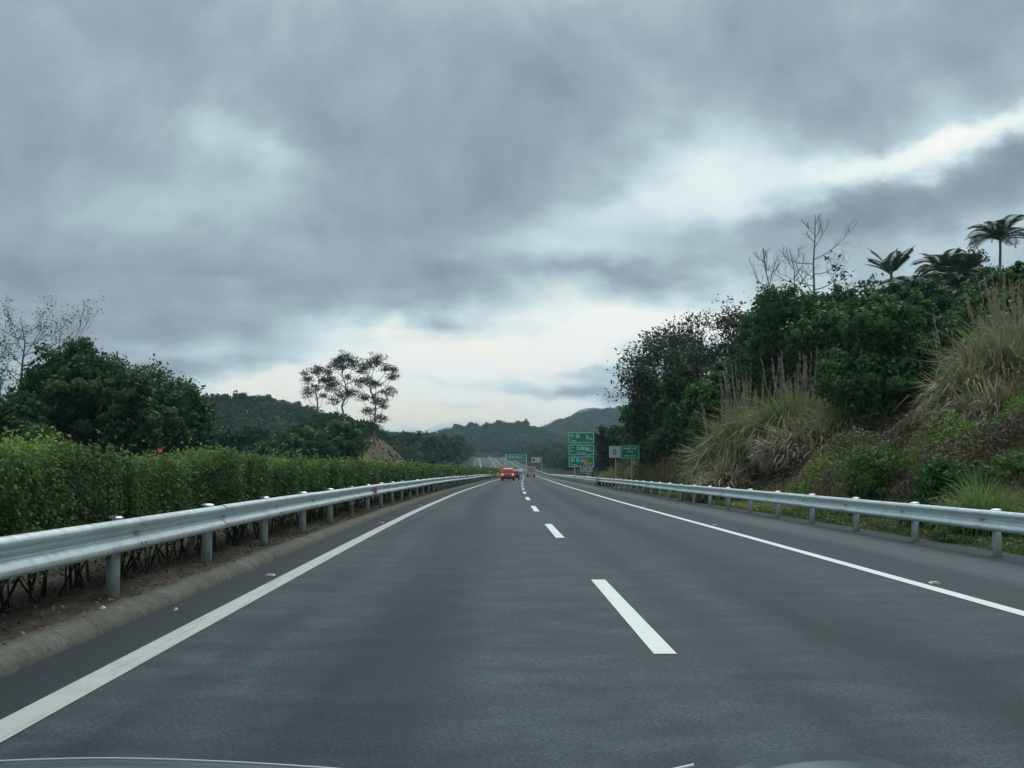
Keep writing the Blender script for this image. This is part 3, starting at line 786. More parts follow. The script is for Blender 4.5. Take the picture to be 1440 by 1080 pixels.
def crown_leaves(lobes, count, size, r, shell=.30, dens_in=.25, aspect=.55, zdark=.3):
    """leaf quads spread through lobes (c, (rx, ry, rz)); lumpy clumps within each lobe"""
    Vs, Fs, vs, nn = [], [], [], 0
    wts = np.array([l[1][0] * l[1][2] for l in lobes]); wts = wts / wts.sum()
    for (c, rad), w in zip(lobes, wts):
        c = np.array(c, float); rad = np.array(rad, float)
        n = int(count * w * .8); nc = max(6, int(26 * w * len(lobes) ** .5) + 10)
        # sub-clumps on the lobe's skin
        cd = unit(r.normal(size=(nc, 3))); cr = r.uniform(.72, 1.04, nc)
        cc = cd * cr[:, None]; cs = r.uniform(.20, .42, nc)
        which = r.integers(0, nc, n)
        k = unit(r.normal(size=(n, 3))) * (r.random(n) ** .45)[:, None]
        P = cc[which] + k * cs[which][:, None] * np.array([1, 1, .75])
        inner = r.random(n) < dens_in
        P[inner] = unit(r.normal(size=(inner.sum(), 3))) * (r.random(inner.sum()) ** .5 * .9)[:, None]
        out = r.random(n) < .14; P[out] *= (1 + r.exponential(.09, out.sum()))[:, None]
        N = unit(unit(P) * .9 + k * .5 + r.normal(size=(n, 3)) * .55)
        sz = size * 1.1 * r.uniform(.65, 1.35, n) * np.where(inner, 1.5, 1)
        V, F = leaves(c + P * rad, N, sz, aspect, r)
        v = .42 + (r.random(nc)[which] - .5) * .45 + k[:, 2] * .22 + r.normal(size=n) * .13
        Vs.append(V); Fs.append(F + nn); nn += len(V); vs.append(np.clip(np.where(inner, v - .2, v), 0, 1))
    return np.concatenate(Vs), np.concatenate(Fs), np.concatenate(vs)

def dense_tree(name, x, y, ztop, zbot, w, seed, label, cat='tree', mat='leaf_dark', count=16000, size=.20, nl=9, group=None, depth=None, bark='bark', z0=None):
    """a broad bushy tree whose crown fills zbot..ztop and w metres across"""
    r = np.random.default_rng(seed); g0 = float(gh(x, y)) if z0 is None else z0
    t = empty(name, (x, y, g0)); tag(t, label, cat, group)
    ztop -= .07 * (ztop - zbot); H = ztop - g0; cb = zbot - g0; ch = H - cb; hw = w / 2; dp = (depth or w) / 2
    lobes = []
    for k in range(nl):
        a = r.uniform(0, 2 * math.pi); q = math.sqrt(r.random()) * .62
        zz = cb + ch * (r.uniform(.22, .80))
        fz = 1 - .45 * max(0, (zz - cb) / ch - .55) / .45
        rr = r.uniform(.30, .48)
        lobes.append(((math.cos(a) * q * hw * fz, math.sin(a) * q * dp * fz, zz), (rr * hw * 1.15, rr * dp * 1.15, rr * min(ch, w) * .62)))
    lobes.append(((r.uniform(-.12, .12) * hw, 0, H - .28 * ch), (.45 * hw, .45 * dp, .27 * ch)))
    lobes.append(((0, 0, cb + ch * .38), (.66 * hw, .66 * dp, .36 * ch)))
    V, F, v = crown_leaves(lobes, count, size, r)
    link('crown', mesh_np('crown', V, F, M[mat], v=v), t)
    parts = [tube_arr([(0, 0, -.4), (r.normal() * .1, 0, cb + ch * .15), (r.normal() * .2, r.normal() * .2, cb + ch * .5)], [.035 * H + .03, .026 * H + .02, .012 * H + .01], 8)]
    for (c, rad) in lobes:
        s0 = np.array([0, 0, cb + ch * r.uniform(0, .3)]); c = np.array(c)
        parts.append(tube_arr([s0, (s0 + c) / 2 + r.normal(size=3) * .1 * hw, c], [.014 * H, .010 * H, .004 * H], 5))
    V, F = join_arr(parts)
    link('trunk', mesh_np('trunk', V, F, M[bark], smooth=True), t)
    return t

def PX(u, y, Yd):
    return (u - 697) * Yd / FPX, CAM_H + (656 - y) * Yd / FPX

def dtree(name, u, top, bot, wpx, Yd, seed, label, **kw):
    x, zt = PX(u, top, Yd); _, zb = PX(u, bot, Yd); g0 = float(gh(x, Yd))
    zb = max(zb, g0 + .15)
    if kw.get('cat') == 'shrub': zb = g0 - .12 * (zt - g0)
    return dense_tree(name, x, Yd, zt, zb, wpx * Yd / FPX, seed, label, **kw)

# right hillside
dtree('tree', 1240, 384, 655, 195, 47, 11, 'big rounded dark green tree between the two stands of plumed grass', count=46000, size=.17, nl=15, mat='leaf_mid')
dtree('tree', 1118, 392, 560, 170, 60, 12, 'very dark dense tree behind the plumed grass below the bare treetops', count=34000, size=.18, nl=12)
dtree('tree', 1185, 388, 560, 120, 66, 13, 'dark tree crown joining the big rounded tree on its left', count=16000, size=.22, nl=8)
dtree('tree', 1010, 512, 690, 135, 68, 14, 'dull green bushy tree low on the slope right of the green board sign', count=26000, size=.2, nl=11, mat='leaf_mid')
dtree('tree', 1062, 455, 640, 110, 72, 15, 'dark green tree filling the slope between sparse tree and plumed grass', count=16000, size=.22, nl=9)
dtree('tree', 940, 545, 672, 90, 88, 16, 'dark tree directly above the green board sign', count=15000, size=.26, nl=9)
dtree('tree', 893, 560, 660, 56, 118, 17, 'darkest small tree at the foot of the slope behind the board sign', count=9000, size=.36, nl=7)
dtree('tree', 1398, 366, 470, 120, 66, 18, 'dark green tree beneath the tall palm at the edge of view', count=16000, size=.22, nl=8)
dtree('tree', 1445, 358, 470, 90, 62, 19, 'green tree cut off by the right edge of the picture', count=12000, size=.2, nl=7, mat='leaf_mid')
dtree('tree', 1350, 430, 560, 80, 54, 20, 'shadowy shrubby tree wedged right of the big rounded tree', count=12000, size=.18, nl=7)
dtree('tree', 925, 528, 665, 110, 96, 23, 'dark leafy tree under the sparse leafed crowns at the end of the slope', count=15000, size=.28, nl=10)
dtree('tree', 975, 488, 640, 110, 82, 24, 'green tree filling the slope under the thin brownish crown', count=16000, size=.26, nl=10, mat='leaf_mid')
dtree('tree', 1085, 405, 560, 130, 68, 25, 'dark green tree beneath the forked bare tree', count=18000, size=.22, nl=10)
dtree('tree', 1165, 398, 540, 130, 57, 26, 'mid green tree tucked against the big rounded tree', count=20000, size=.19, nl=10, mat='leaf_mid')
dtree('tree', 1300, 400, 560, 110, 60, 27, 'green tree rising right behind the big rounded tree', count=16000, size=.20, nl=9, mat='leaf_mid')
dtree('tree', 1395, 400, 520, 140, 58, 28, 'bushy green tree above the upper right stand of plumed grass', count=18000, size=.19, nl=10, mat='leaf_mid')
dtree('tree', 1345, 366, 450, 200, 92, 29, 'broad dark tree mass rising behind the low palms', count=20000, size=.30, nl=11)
dtree('shrub', 1048, 560, 690, 80, 64, 21, 'green shrub at the left foot of the plumed grass', cat='shrub', count=9000, size=.16, nl=6, mat='leaf_mid')
# left side
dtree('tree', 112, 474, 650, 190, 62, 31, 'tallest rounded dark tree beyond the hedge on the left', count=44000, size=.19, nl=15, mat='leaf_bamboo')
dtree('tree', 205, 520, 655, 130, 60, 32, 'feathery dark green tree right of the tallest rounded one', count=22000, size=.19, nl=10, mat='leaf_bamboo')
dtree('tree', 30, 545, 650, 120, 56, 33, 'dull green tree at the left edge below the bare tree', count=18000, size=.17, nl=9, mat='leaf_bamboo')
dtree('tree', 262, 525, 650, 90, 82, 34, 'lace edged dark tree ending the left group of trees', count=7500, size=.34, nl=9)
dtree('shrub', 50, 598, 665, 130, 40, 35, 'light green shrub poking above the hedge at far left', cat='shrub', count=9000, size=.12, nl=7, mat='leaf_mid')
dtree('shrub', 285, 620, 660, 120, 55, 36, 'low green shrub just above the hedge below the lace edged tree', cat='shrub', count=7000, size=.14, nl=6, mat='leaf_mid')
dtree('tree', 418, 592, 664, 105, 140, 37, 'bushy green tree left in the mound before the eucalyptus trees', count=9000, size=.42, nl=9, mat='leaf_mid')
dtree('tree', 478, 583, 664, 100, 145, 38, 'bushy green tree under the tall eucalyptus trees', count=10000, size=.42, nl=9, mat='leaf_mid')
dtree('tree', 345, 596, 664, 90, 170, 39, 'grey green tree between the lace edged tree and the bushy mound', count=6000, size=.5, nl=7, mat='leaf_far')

# lacy trees: branches carrying clusters of leaves at their tips
def lacy_tree(name, u, top, Yd, wpx, seed, label, mat, bark, depth=4, lsize=.16, per=26, z0=None, trunk_h=.35, group=None, spread=.55, cat='tree', flat=1.0, csize=.42, r0=None, lean=0.0):
    r = np.random.default_rng(seed); x, zt = PX(u, top, Yd); g0 = float(gh(x, Yd)) if z0 is None else z0
    t = empty(name, (x, Yd, g0)); tag(t, label, cat, group); H = zt - g0
    tubes, tips = [], []
    r0 = r0 or .016 * H + .03
    branchy((0, 0, -.4), (lean, 0, 1), H * trunk_h + .4, r0, depth, r, spread=spread, up=.28, nkids=(2, 4), shrink=.66, tips=tips, tubes=tubes, sides=7, rmin=.012)
    T = np.array([q[0] for q in tips]); V, F = join_arr(tubes)
    # fit to the wanted height and spread
    kz = H / T[:, 2].max(); mx_ = T[:, 0].mean() / T[:, 2].mean(); my_ = T[:, 1].mean() / T[:, 2].mean()
    for A_ in (T, V): A_[:, 0] -= mx_ * A_[:, 2]; A_[:, 1] -= my_ * A_[:, 2]
    kx = (wpx * Yd / FPX) / max(1e-3, (np.percentile(T[:, 0], 97) - np.percentile(T[:, 0], 3)))
    kx = min(kx, 2.2); S = np.array([kx, kx, kz]); V = V * S; T = T * S
    link('trunk', mesh_np('trunk', V, F, M[bark], smooth=True), t)
    if per:
        n = len(T) * per; w = np.repeat(np.arange(len(T)), per)
        k = r.normal(size=(n, 3)) * csize * np.array([1, 1, .45 * flat])
        P = T[w] + k; N = unit(r.normal(size=(n, 3)) * .6 + np.array([0, 0, .6]))
        LV, LF = leaves(P, N, lsize * r.uniform(.6, 1.3, n), .5, r)
        v = np.clip(.4 + (r.random(len(T))[w] - .5) * .5 + r.normal(size=n) * .12 + k[:, 2] * .2, 0, 1)
        link('crown', mesh_np('crown', LV, LF, M[mat], v=v), t)
    return t

lacy_tree('tree', 985, 440, 78, 120, 51, 'thin brownish tree with sparse leaves against the bright cloud', 'leaf_sparse', 'bark', depth=5, lsize=.24, per=15, csize=.42)
lacy_tree('tree', 925, 500, 92, 90, 52, 'sparse leafed tree standing lowest at the end of the right slope', 'leaf_sparse', 'bark', depth=5, lsize=.28, per=15, csize=.46)
lacy_tree('tree', 955, 470, 86, 90, 58, 'sparse leafed tree between the two other lacy ones on the slope', 'leaf_sparse', 'bark', depth=5, lsize=.26, per=15, csize=.46)
lacy_tree('tree', 1040, 425, 76, 80, 53, 'reddish brown leafed tree above the very dark dense tree', 'leaf_red', 'bark', depth=4, lsize=.24, per=16)
lacy_tree('tree', 1080, 392, 74, 80, 57, 'small sparse crown beneath the forked bare branches', 'leaf_red', 'bark', depth=4, lsize=.22, per=10)
lacy_tree('tree', 1212, 346, 72, 75, 54, 'open crown of big scattered leaves left of the short palm', 'leaf_sparse', 'bark', depth=4, lsize=.30, per=4, csize=.35)
lacy_tree('tree', 1362, 350, 84, 70, 59, 'thin open crown standing behind the palms', 'leaf_red', 'bark', depth=4, lsize=.26, per=6, csize=.35)
def bare_tree(u, top, Yd, seed, label, limbs, r0=.12, lean=0.0, bark='bark_pale', leafy=0):
    """limbs: (height 0..1, side -1..1, length in px, rise)"""
    r = np.random.default_rng(seed); x, zt = PX(u, top, Yd); g0 = float(gh(x, Yd)); H = zt - g0; k = Yd / FPX
    t = empty('bare_tree', (x, Yd, g0)); tag(t, label, 'tree', 'leafless trees on the skyline')
    n = 9; tr = np.array([(lean * (i / (n - 1) - .75) * H * .5 + r.normal() * .012 * H * (0 < i), r.normal() * .01 * H, -.3 + (H + .3) * i / (n - 1)) for i in range(n)])
    tubes = [tube_arr(tr, np.linspace(r0, .022, n), 7)]; tips = []
    for (hf, sx, L, rise) in limbs:
        p0 = np.array([np.interp(hf, np.linspace(0, 1, n), tr[:, c]) for c in range(3)]); L = L * k
        p = p0; d = unit(np.array([sx, r.uniform(-.5, .5), rise])); pts = [p]
        for q in range(5):
            d = unit(d + r.normal(size=3) * .13 + np.array([0, 0, .10])); p = p + d * L / 5; pts.append(p)
            if q >= 1:
                for _ in range(2):
                    dd = unit(d + r.normal(size=3) * .65 + np.array([0, 0, .3])); branchy(p, dd, L * .24, .012, 1, r, spread=.5, up=.3, shrink=.7, tips=tips, tubes=tubes, sides=4, rmin=.006)
        tubes.append(tube_arr(pts, np.linspace(.05 * (1 - hf) + .022, .010, 6), 5))
    V, F = join_arr(tubes); link('trunk', mesh_np('trunk', V, F, M[bark], smooth=True), t)
    if leafy:
        T = np.repeat(np.array([q[0] for q in tips]), leafy, 0); P = T + r.normal(size=T.shape) * .16
        V, F = leaves(P, unit(r.normal(size=P.shape) + np.array([0, 0, .5])), r.uniform(.08, .2, len(P)), .5, r)
        link('crown', mesh_np('crown', V, F, M['leaf_sparse'], v=np.clip(r.normal(size=len(P)) * .2 + .3, 0, 1)), t)
    return t
bare_tree(1149, 298, 78, 55, 'tall leafless tree on the skyline with one long side limb', [(.92, -.6, 16, .6), (.88, .5, 22, .7), (.83, .8, 40, .6), (.77, .9, 62, .5), (.75, -1, 48, .3), (.70, 1, 44, -.1), (.68, -.8, 28, .5), (.64, -1, 52, .25), (.62, 1, 62, .08), (.6, -.8, 40, .6), (.86, -.7, 18, .3), (.95, .4, 14, .7), (.90, -.8, 22, .2)], r0=.17)
bare_tree(1088, 346, 76, 56, 'forked leafless tree on the skyline, shorter and farther left', [(.76, -1, 46, .7), (.82, -.7, 36, .9), (.88, .6, 28, .9), (.92, -.5, 20, .6), (.84, .9, 32, .7), (.95, .5, 14, .5), (.80, .5, 40, 1.1)], r0=.13, lean=-.12)
bare_tree(1118, 346, 80, 61, 'spreading leafless branches between the two taller bare trunks', [(.80, -1, 52, .5), (.83, .8, 36, .8), (.88, -.9, 32, .5), (.92, .7, 22, .6), (.78, 1, 40, .5)], r0=.10, lean=-.05)
bare_tree(30, 452, 90, 60, 'thin leafed wide spreading tree on the left skyline', [(.66, 1, 120, .28), (.68, -1, 100, .35), (.73, .9, 100, .40), (.60, 1, 80, .15), (.74, -.8, 84, .5), (.78, .6, 76, .6), (.82, -.5, 60, .7), (.85, .8, 62, .3), (.89, -.9, 54, .3), (.92, .5, 40, .3), (.5, 1, 56, .05), (.94, -.4, 30, .3), (.80, 1, 96, .15), (.64, -.7, 90, .2), (.87, 1, 50, .15)], r0=.22, bark='bark', leafy=4)
lacy_tree('tree', 4, 462, 80, 40, 62, 'slender tree with small green tufts at the left picture edge', 'leaf_mid', 'bark_pale', depth=3, lsize=.16, per=45, trunk_h=.6, csize=.4)
lacy_tree('tree', 262, 518, 84, 80, 63, 'open leafy crown on the right end of the left trees', 'leaf_dark', 'bark', depth=5, lsize=.30, per=11, csize=.4)
lacy_tree('tree', 190, 512, 86, 60, 64, 'leafy crown showing behind the feathery dark tree', 'leaf_dark', 'bark', depth=4, lsize=.30, per=30, csize=.5)

def eucalyptus(u, top, Yd, wpx, seed, label, z0, clumps):
    r = np.random.default_rng(seed); x, zt = PX(u, top, Yd); t = empty('eucalyptus', (x, Yd, z0)); z0 = float(gh(x, Yd)) - .2; t.location.z = z0; H = zt - z0
    tag(t, label, 'tree', 'tall eucalyptus trees on the mound')
    w = wpx * Yd / FPX / 2; tubes = []
    trunk = [np.array([r.normal() * .12 * k, r.normal() * .1 * k, H * k / 6 * .94]) for k in range(7)]
    trunk[0] = np.array([0, 0, -.5])
    tubes.append(tube_arr(trunk, np.linspace(.20, .04, 7), 7))
    Vs, Fs, vs, nn = [], [], [], 0
    for (cu, cy, cr) in clumps:          # offset from the trunk (-1..1), height 0..1, size
        c = np.array([cu * w, r.uniform(-.6, .6) * w, cy * H]); hb = max(.15, cy - .22)
        k = min(5, int(hb / .94 * 6)); s0 = trunk[k] + (trunk[k + 1] - trunk[k]) * (hb / .94 * 6 - k)
        mid = (s0 + c) / 2 + np.array([cu * w * .12, 0, -.4])
        tubes.append(tube_arr([s0, mid, c - np.array([0, 0, .25])], [.075, .05, .02], 5))
        nt_ = int(9 * cr * cr + 4); tc_ = unit(r.normal(size=(nt_, 3))) * (r.random(nt_) ** .5)[:, None]; tc_[:, 2] = tc_[:, 2] * .7 + r.normal(size=nt_) * .12
        tc_ = tc_ * np.array([cr, cr, cr * 1.05]) * 1.0
        for e in tc_[:6]: tubes.append(tube_arr([mid + (c - mid) * r.uniform(.5, .95), c + e], [.022, .012], 4))
        n = nt_ * 32; w_ = np.repeat(np.arange(nt_), 32)
        kk = r.normal(size=(n, 3)) * np.array([.34, .34, .17])
        P = c + tc_[w_] + kk; N = unit(r.normal(size=(n, 3)) * .8 + np.array([0, 0, .4]))
        V, F = leaves(P, N, r.uniform(.16, .36, n), .45, r)
        Vs.append(V); Fs.append(F + nn); nn += len(V); vs.append(np.clip(.4 + r.normal(size=n) * .2, 0, 1))
    V, F = join_arr(tubes); link('trunk', mesh_np('trunk', V, F, M['bark_pale'], smooth=True), t)
    link('crown', mesh_np('crown', np.concatenate(Vs), np.concatenate(Fs), M['leaf_euc'], v=np.concatenate(vs)), t)
EZ = 6.5
eucalyptus(446, 517, 196, 44, 71, 'slimmest eucalyptus, first on the left of the three', EZ,
           [(0, .97, 1.5), (-.7, .80, 1.0), (.5, .84, 1.0), (-.35, .68, 1.2), (-.6, .58, .8), (.3, .55, .7), (.9, .72, .7), (-.85, .90, .5)])
eucalyptus(484, 503, 190, 56, 72, 'tallest eucalyptus in the middle of the three', EZ,
           [(0, .98, 1.6), (-.45, .93, 1.3), (.5, .92, 1.4), (-.75, .80, 1.0), (-.1, .86, .9), (.85, .84, 1.0), (-.65, .62, 1.5), (.35, .52, 1.3), (-.15, .48, 1.0), (-.55, .40, .9), (.15, .72, .6), (-.95, .66, .7)])
eucalyptus(527, 505, 186, 56, 73, 'fullest eucalyptus, right of the three above the bare cut slope', EZ,
           [(.1, .97, 1.5), (-.4, .93, 1.3), (.65, .90, 1.1), (.9, .80, .9), (-.8, .74, 1.2), (-.35, .76, .9), (.1, .70, 1.1), (.75, .62, 1.2), (-.6, .56, 1.0), (0, .52, 1.2), (.5, .48, .9), (-.3, .40, 1.0), (.3, .32, 1.1), (0, .22, 1.3), (.95, .88, .5)])

# palms
def palm(u, crown_y, Yd, seed, label, nf=16, fl=2.7, droop=1.3, up=.9, spear=False):
    r = np.random.default_rng(seed); x, zc_ = PX(u, crown_y, Yd); g0 = float(gh(x, Yd)); H = zc_ - g0
    t = empty('palm_tree', (x, Yd, g0)); tag(t, label, 'palm', 'palm trees on the hilltop')
    ln = r.normal() * .25
    V, F = tube_arr([(0, 0, -.4), (ln * .4, 0, H * .5), (ln, 0, H - .5), (ln, 0, H)], [.15, .11, .09, .10], 8)
    link('trunk', mesh_np('trunk', V, F, M['bark_pale'], smooth=True), t)
    for k in range(nf):
        a = 2 * math.pi * k / nf + r.normal() * .2; e = r.uniform(.15, 1.25) if not spear else r.uniform(.45, 1.45)
        L = fl * r.uniform(.85, 1.1); n = 12; s = np.linspace(0, 1, n)
        el = e - s ** 1.5 * droop * r.uniform(.9, 1.5) * (0.4 if spear else 1)
        dx = np.concatenate([[0], np.cumsum(np.cos(el[:-1]) * L / (n - 1))]); dz = np.concatenate([[0], np.cumsum(np.sin(el[:-1]) * L / (n - 1))])
        rib = np.stack([dx * math.cos(a), dx * math.sin(a), dz], 1)
        parts = [tube_arr(rib, np.linspace(.03, .008, n), 4)]; side = np.array([-math.sin(a), math.cos(a), 0])
        Vv, Ff = parts[0]; Vv = list(Vv); Ff = [tuple(f) for f in Ff]
        for q in np.arange(.10, 1.0, .040):
            p = np.array([np.interp(q, s, rib[:, c]) for c in range(3)]); tg = np.array([np.interp(min(1, q + .05), s, rib[:, c]) for c in range(3)]) - p; tg = unit(tg)
            ll = .85 * math.sin(min(1, q * 1.15) * math.pi) ** .6 * L / 2.4 + .10
            for sg in (-1, 1):
                dirn = unit(side * sg * .8 + tg * .6 + np.array([0, 0, .25 - .3 * q])); tip = p + dirn * ll + np.array([0, 0, -.22 * ll])
                m_ = p + dirn * ll * .5; wv = tg * .055
                b0 = len(Vv); Vv += [p, m_ + wv, tip, m_ - wv]; Ff.append((b0, b0 + 1, b0 + 2, b0 + 3))
        o = link('frond', mesh_np('frond', np.array(Vv), np.array(Ff), M['leaf_palm'], v=np.clip(r.normal(size=len(Ff)) * .15 + .45, 0, 1)), t, (ln, 0, H))
    return t
palm(1414, 334, 85, 81, 'tallest palm with a full round crown against the sky', nf=22, fl=2.9)
palm(1325, 382, 82, 82, 'dark palm right of the short upright one', nf=20, fl=2.6)
palm(1268, 384, 80, 83, 'short palm holding its fronds upright like a brush', nf=9, fl=2.2, spear=True)
palm(1372, 392, 80, 84, 'palm with upright fronds just left of the tallest', nf=14, fl=2.3, spear=True)
palm(1348, 402, 76, 85, 'low palm half hidden in the trees below the others', nf=16, fl=2.3)
palm(1300, 400, 78, 86, 'low palm in the gap between the upright palm and the dark one', nf=16, fl=2.2)
dtree('tree', 1312, 384, 470, 130, 74, 22, 'dark leafy tree wrapping the trunks of the palms', count=16000, size=.24, nl=9)
# ------------------------------------------------------------------ tall plumed grass
def reed_clump(x, y, h, w, seed, label, n=2600, dry=.5, plumes=26, name='plume_grass', group='stands of tall plumed grass', mat='reed', bw=.022, z0=None, cat='ornamental grass'):
    r = np.random.default_rng(seed); g0 = float(gh(x, y)) if z0 is None else z0
    t = empty(name, (x, y, g0)); tag(t, label, cat, group)
    a = r.uniform(0, 2 * math.pi, n); q = r.random(n) ** .6
    L = h * r.uniform(.42, 1.15, n) * (1.0 - .12 * q) * (.86 + .2 * np.sin(2 * a + seed * 1.7))
    base = np.stack([np.cos(a) * q * w * .30, np.sin(a) * q * w * .30, np.full(n, -.05)], 1)
    lean = .06 + .60 * q * r.uniform(.2, 1.5, n); aa = a + r.normal(size=n) * .9 + .5 * np.sin(3 * a + seed)
    K = 4; P = [base]; el = math.pi / 2 - lean * .6
    droop = r.uniform(.3, 2.6, n) * (.30 + q)
    dryv = r.random(n) < dry
    droop = np.where(dryv, droop * 1.35, droop)
    for k in range(1, K + 1):
        s = k / K; e = el - droop * s ** 2.4
        step = np.stack([np.cos(e) * np.cos(aa), np.cos(e) * np.sin(aa), np.sin(e)], 1) * (L / K)[:, None]
        P.append(P[-1] + step)
    P = np.stack(P, 1)        # n, K+1, 3
    side = np.stack([-np.sin(aa), np.cos(aa), np.zeros(n)], 1) + r.normal(size=(n, 3)) * .3; side = unit(side)
    wd = bw * np.array([.5, 1, .95, .65, .08])[None, :, None] * r.uniform(.6, 1.4, n)[:, None, None]
    A = P + side[:, None, :] * wd; B = P - side[:, None, :] * wd
    V = np.stack([A, B], 2).reshape(-1, 3)
    i = (np.arange(n) * (K + 1) * 2)[:, None] + (np.arange(K) * 2)[None, :]
    F = np.stack([i, i + 1, i + 3, i + 2], -1).reshape(-1, 4)
    kk = np.tile(np.arange(K) / K, n); vd = np.repeat(dryv, K)
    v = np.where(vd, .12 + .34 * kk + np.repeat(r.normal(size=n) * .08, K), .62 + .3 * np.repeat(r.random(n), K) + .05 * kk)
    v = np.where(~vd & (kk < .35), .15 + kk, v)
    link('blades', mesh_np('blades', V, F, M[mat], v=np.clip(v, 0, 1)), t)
    for k in range(plumes):
        a = r.uniform(0, 2 * math.pi); q = r.random() ** .6; b = np.array([math.cos(a) * q * w * .3, math.sin(a) * q * w * .3, 0])
        Ls = h * r.uniform(.92, 1.38); ln = np.array([math.cos(a), math.sin(a), 0]) * q * .16 * Ls + r.normal(size=3) * .07 * np.array([1, 1, 0])
        top = b + ln + np.array([0, 0, Ls]); mid = (b + top) / 2 + ln * -.12
        Vt, Ft = tube_arr([b, mid, top - (top - mid) * .05, top], [.009, .007, .005, .003], 4)
        m_ = 46; s = r.random(m_); c = mid + (top - mid) * (.50 + .52 * s)[:, None] + r.normal(size=(m_, 3)) * .018
        ax = np.tile(unit(top - mid), (m_, 1)) + r.normal(size=(m_, 3)) * .22; Nn = unit(np.cross(ax, r.normal(size=(m_, 3))))
        LV, LF = leaves(c, Nn, r.uniform(.08, .18, m_), .12, r, axis=unit(ax))
        VV = np.concatenate([Vt, LV]); FF = np.concatenate([Ft, LF + len(Vt)])
        link('plume', mesh_np('plume', VV, FF, M['plume'], v=np.clip(r.normal(size=len(FF)) * .25 + .45, 0, 1)), t)
    return t
reed_clump(9.9, 53, 3.3, 2.4, 91, 'plumed grass clump at the left end of the nearer roadside stand, tan and arching', n=4200, dry=.62, plumes=38, bw=.03)
reed_clump(11.0, 54, 4.0, 2.6, 92, 'plumed grass clump second from the left with a row of upright plumes', n=4600, dry=.42, plumes=38, bw=.03)
reed_clump(12.4, 51, 3.5, 2.8, 93, 'tallest greenest plumed grass clump in front of the dark tree', n=5200, dry=.38, plumes=38, bw=.03)
reed_clump(12.0, 47.5, 2.3, 4.2, 94, 'low collapsed brown clump at the front of the roadside stand', n=4200, dry=.92, plumes=0, bw=.03)
reed_clump(13.3, 48, 2.6, 2.4, 95, 'drooping clump touching the big rounded tree', n=3600, dry=.45, plumes=4, bw=.028)
reed_clump(14.7, 38, 2.7, 2.4, 96, 'tan clump at the left end of the upper right stand', n=4400, dry=.72, plumes=14, bw=.024)
reed_clump(15.9, 38.5, 3.0, 2.4, 97, 'tall straw coloured clump in the upper right stand', n=4600, dry=.6, plumes=36, bw=.024)
reed_clump(17.0, 40, 3.0, 2.4, 98, 'plumed clump cut by the right picture edge', n=4000, dry=.55, plumes=22, bw=.024)
reed_clump(14.2, 35.5, 1.7, 2.6, 102, 'low straw clump at the foot of the upper right stand', n=2600, dry=.8, plumes=0, bw=.022)
reed_clump(9.3, 50.5, 2.0, 2.8, 103, 'short tan clump at the lower left foot of the roadside stand', n=2600, dry=.8, plumes=5, bw=.026)
x, _ = PX(1372, 700, 23.6)
reed_clump(x + .1, 23.6, 1.45, 1.7, 99, 'bright green grass tuft just behind the right guardrail', n=2600, dry=.04, plumes=0, name='grass_tuft', group=None, mat='grass_bright', bw=.009, cat='grass tuft')
x, _ = PX(850, 665, 104)
reed_clump(x + .3, 104, 1.5, 2.4, 100, 'pale yellowish grass tuft beside the roadside signs', n=900, dry=.25, plumes=0, name='grass_tuft', group=None, mat='grass', bw=.035, cat='grass tuft')

# shrubs on the right bank
dtree('shrub', 1228, 612, 668, 170, 33, 111, 'yellowish green shrub below the big rounded tree', cat='shrub', count=11000, size=.075, nl=7, mat='leaf_hedge')
dtree('shrub', 1318, 640, 705, 150, 26, 112, 'dark green shrub behind the right guardrail beside the bright tuft', cat='shrub', count=12000, size=.07, nl=7, mat='leaf_mid')
dtree('shrub', 1440, 630, 700, 150, 27, 113, 'olive green shrub at the right edge above the guardrail', cat='shrub', count=9000, size=.07, nl=6, mat='leaf_hedge')

# undergrowth covering the bank (nobody could count it)
def undergrowth(name, y0, y1, d0, d1, n, s0, seed, label, mat='dry', hmax=.8, green=.0, pw=1.0):
    r = np.random.default_rng(seed); y = y0 + (y1 - y0) * r.random(n) ** pw; d = r.uniform(d0, d1, n); x = xc(y) + d
    mound = .15 + hmax * 1.7 * vnoise(x, y, 1.7, 61) ** 1.5 * sst(8.2, 9.6, d) + .25 * vnoise(x, y, .5, 62) * sst(8.0, 9.0, d)
    z = gh(x, y) + mound * (r.random(n) ** .45)
    size = s0 * (y / y0) ** .8 * r.uniform(.6, 1.4, n)
    N = unit(r.normal(size=(n, 3)) * .8 + np.array([-.3, -.3, .4]))
    V, F = leaves3(np.stack([x, y, z], 1), N, size * 1.15, .42, r)
    pt = vnoise(x, y, 4.2, 63) * .7 + vnoise(x, y, 1.3, 64) * .3
    v = np.clip((pt - .54 + green - .01) * 3.2 + .42, .08, .95) + r.normal(size=n) * .13
    o = link(name, mesh_np(name, V, F, M[mat], v=np.clip(v, 0, 1)))
    return tag(o, label, 'undergrowth', kind='stuff')
undergrowth('undergrowth', 12, 60, 8.3, 17, 210000, .044, 65, 'dry brown and green scrub covering the near right bank', pw=1.3)
undergrowth('undergrowth', 55, 130, 8.4, 22, 90000, .15, 66, 'reddish brown scrub at the foot of the right slope by the signs', hmax=1.5, green=-.12)
undergrowth('undergrowth', 20, 110, 16, 60, 70000, .16, 67, 'dense dark growth filling the upper right hillside', mat='leaf_dark', hmax=1.6)
undergrowth('ground_cover', 10, 75, 6.95, 8.7, 34000, .030, 68, 'low grass and weeds on the strip behind the right guardrail', mat='grass', hmax=.05, pw=1.4)

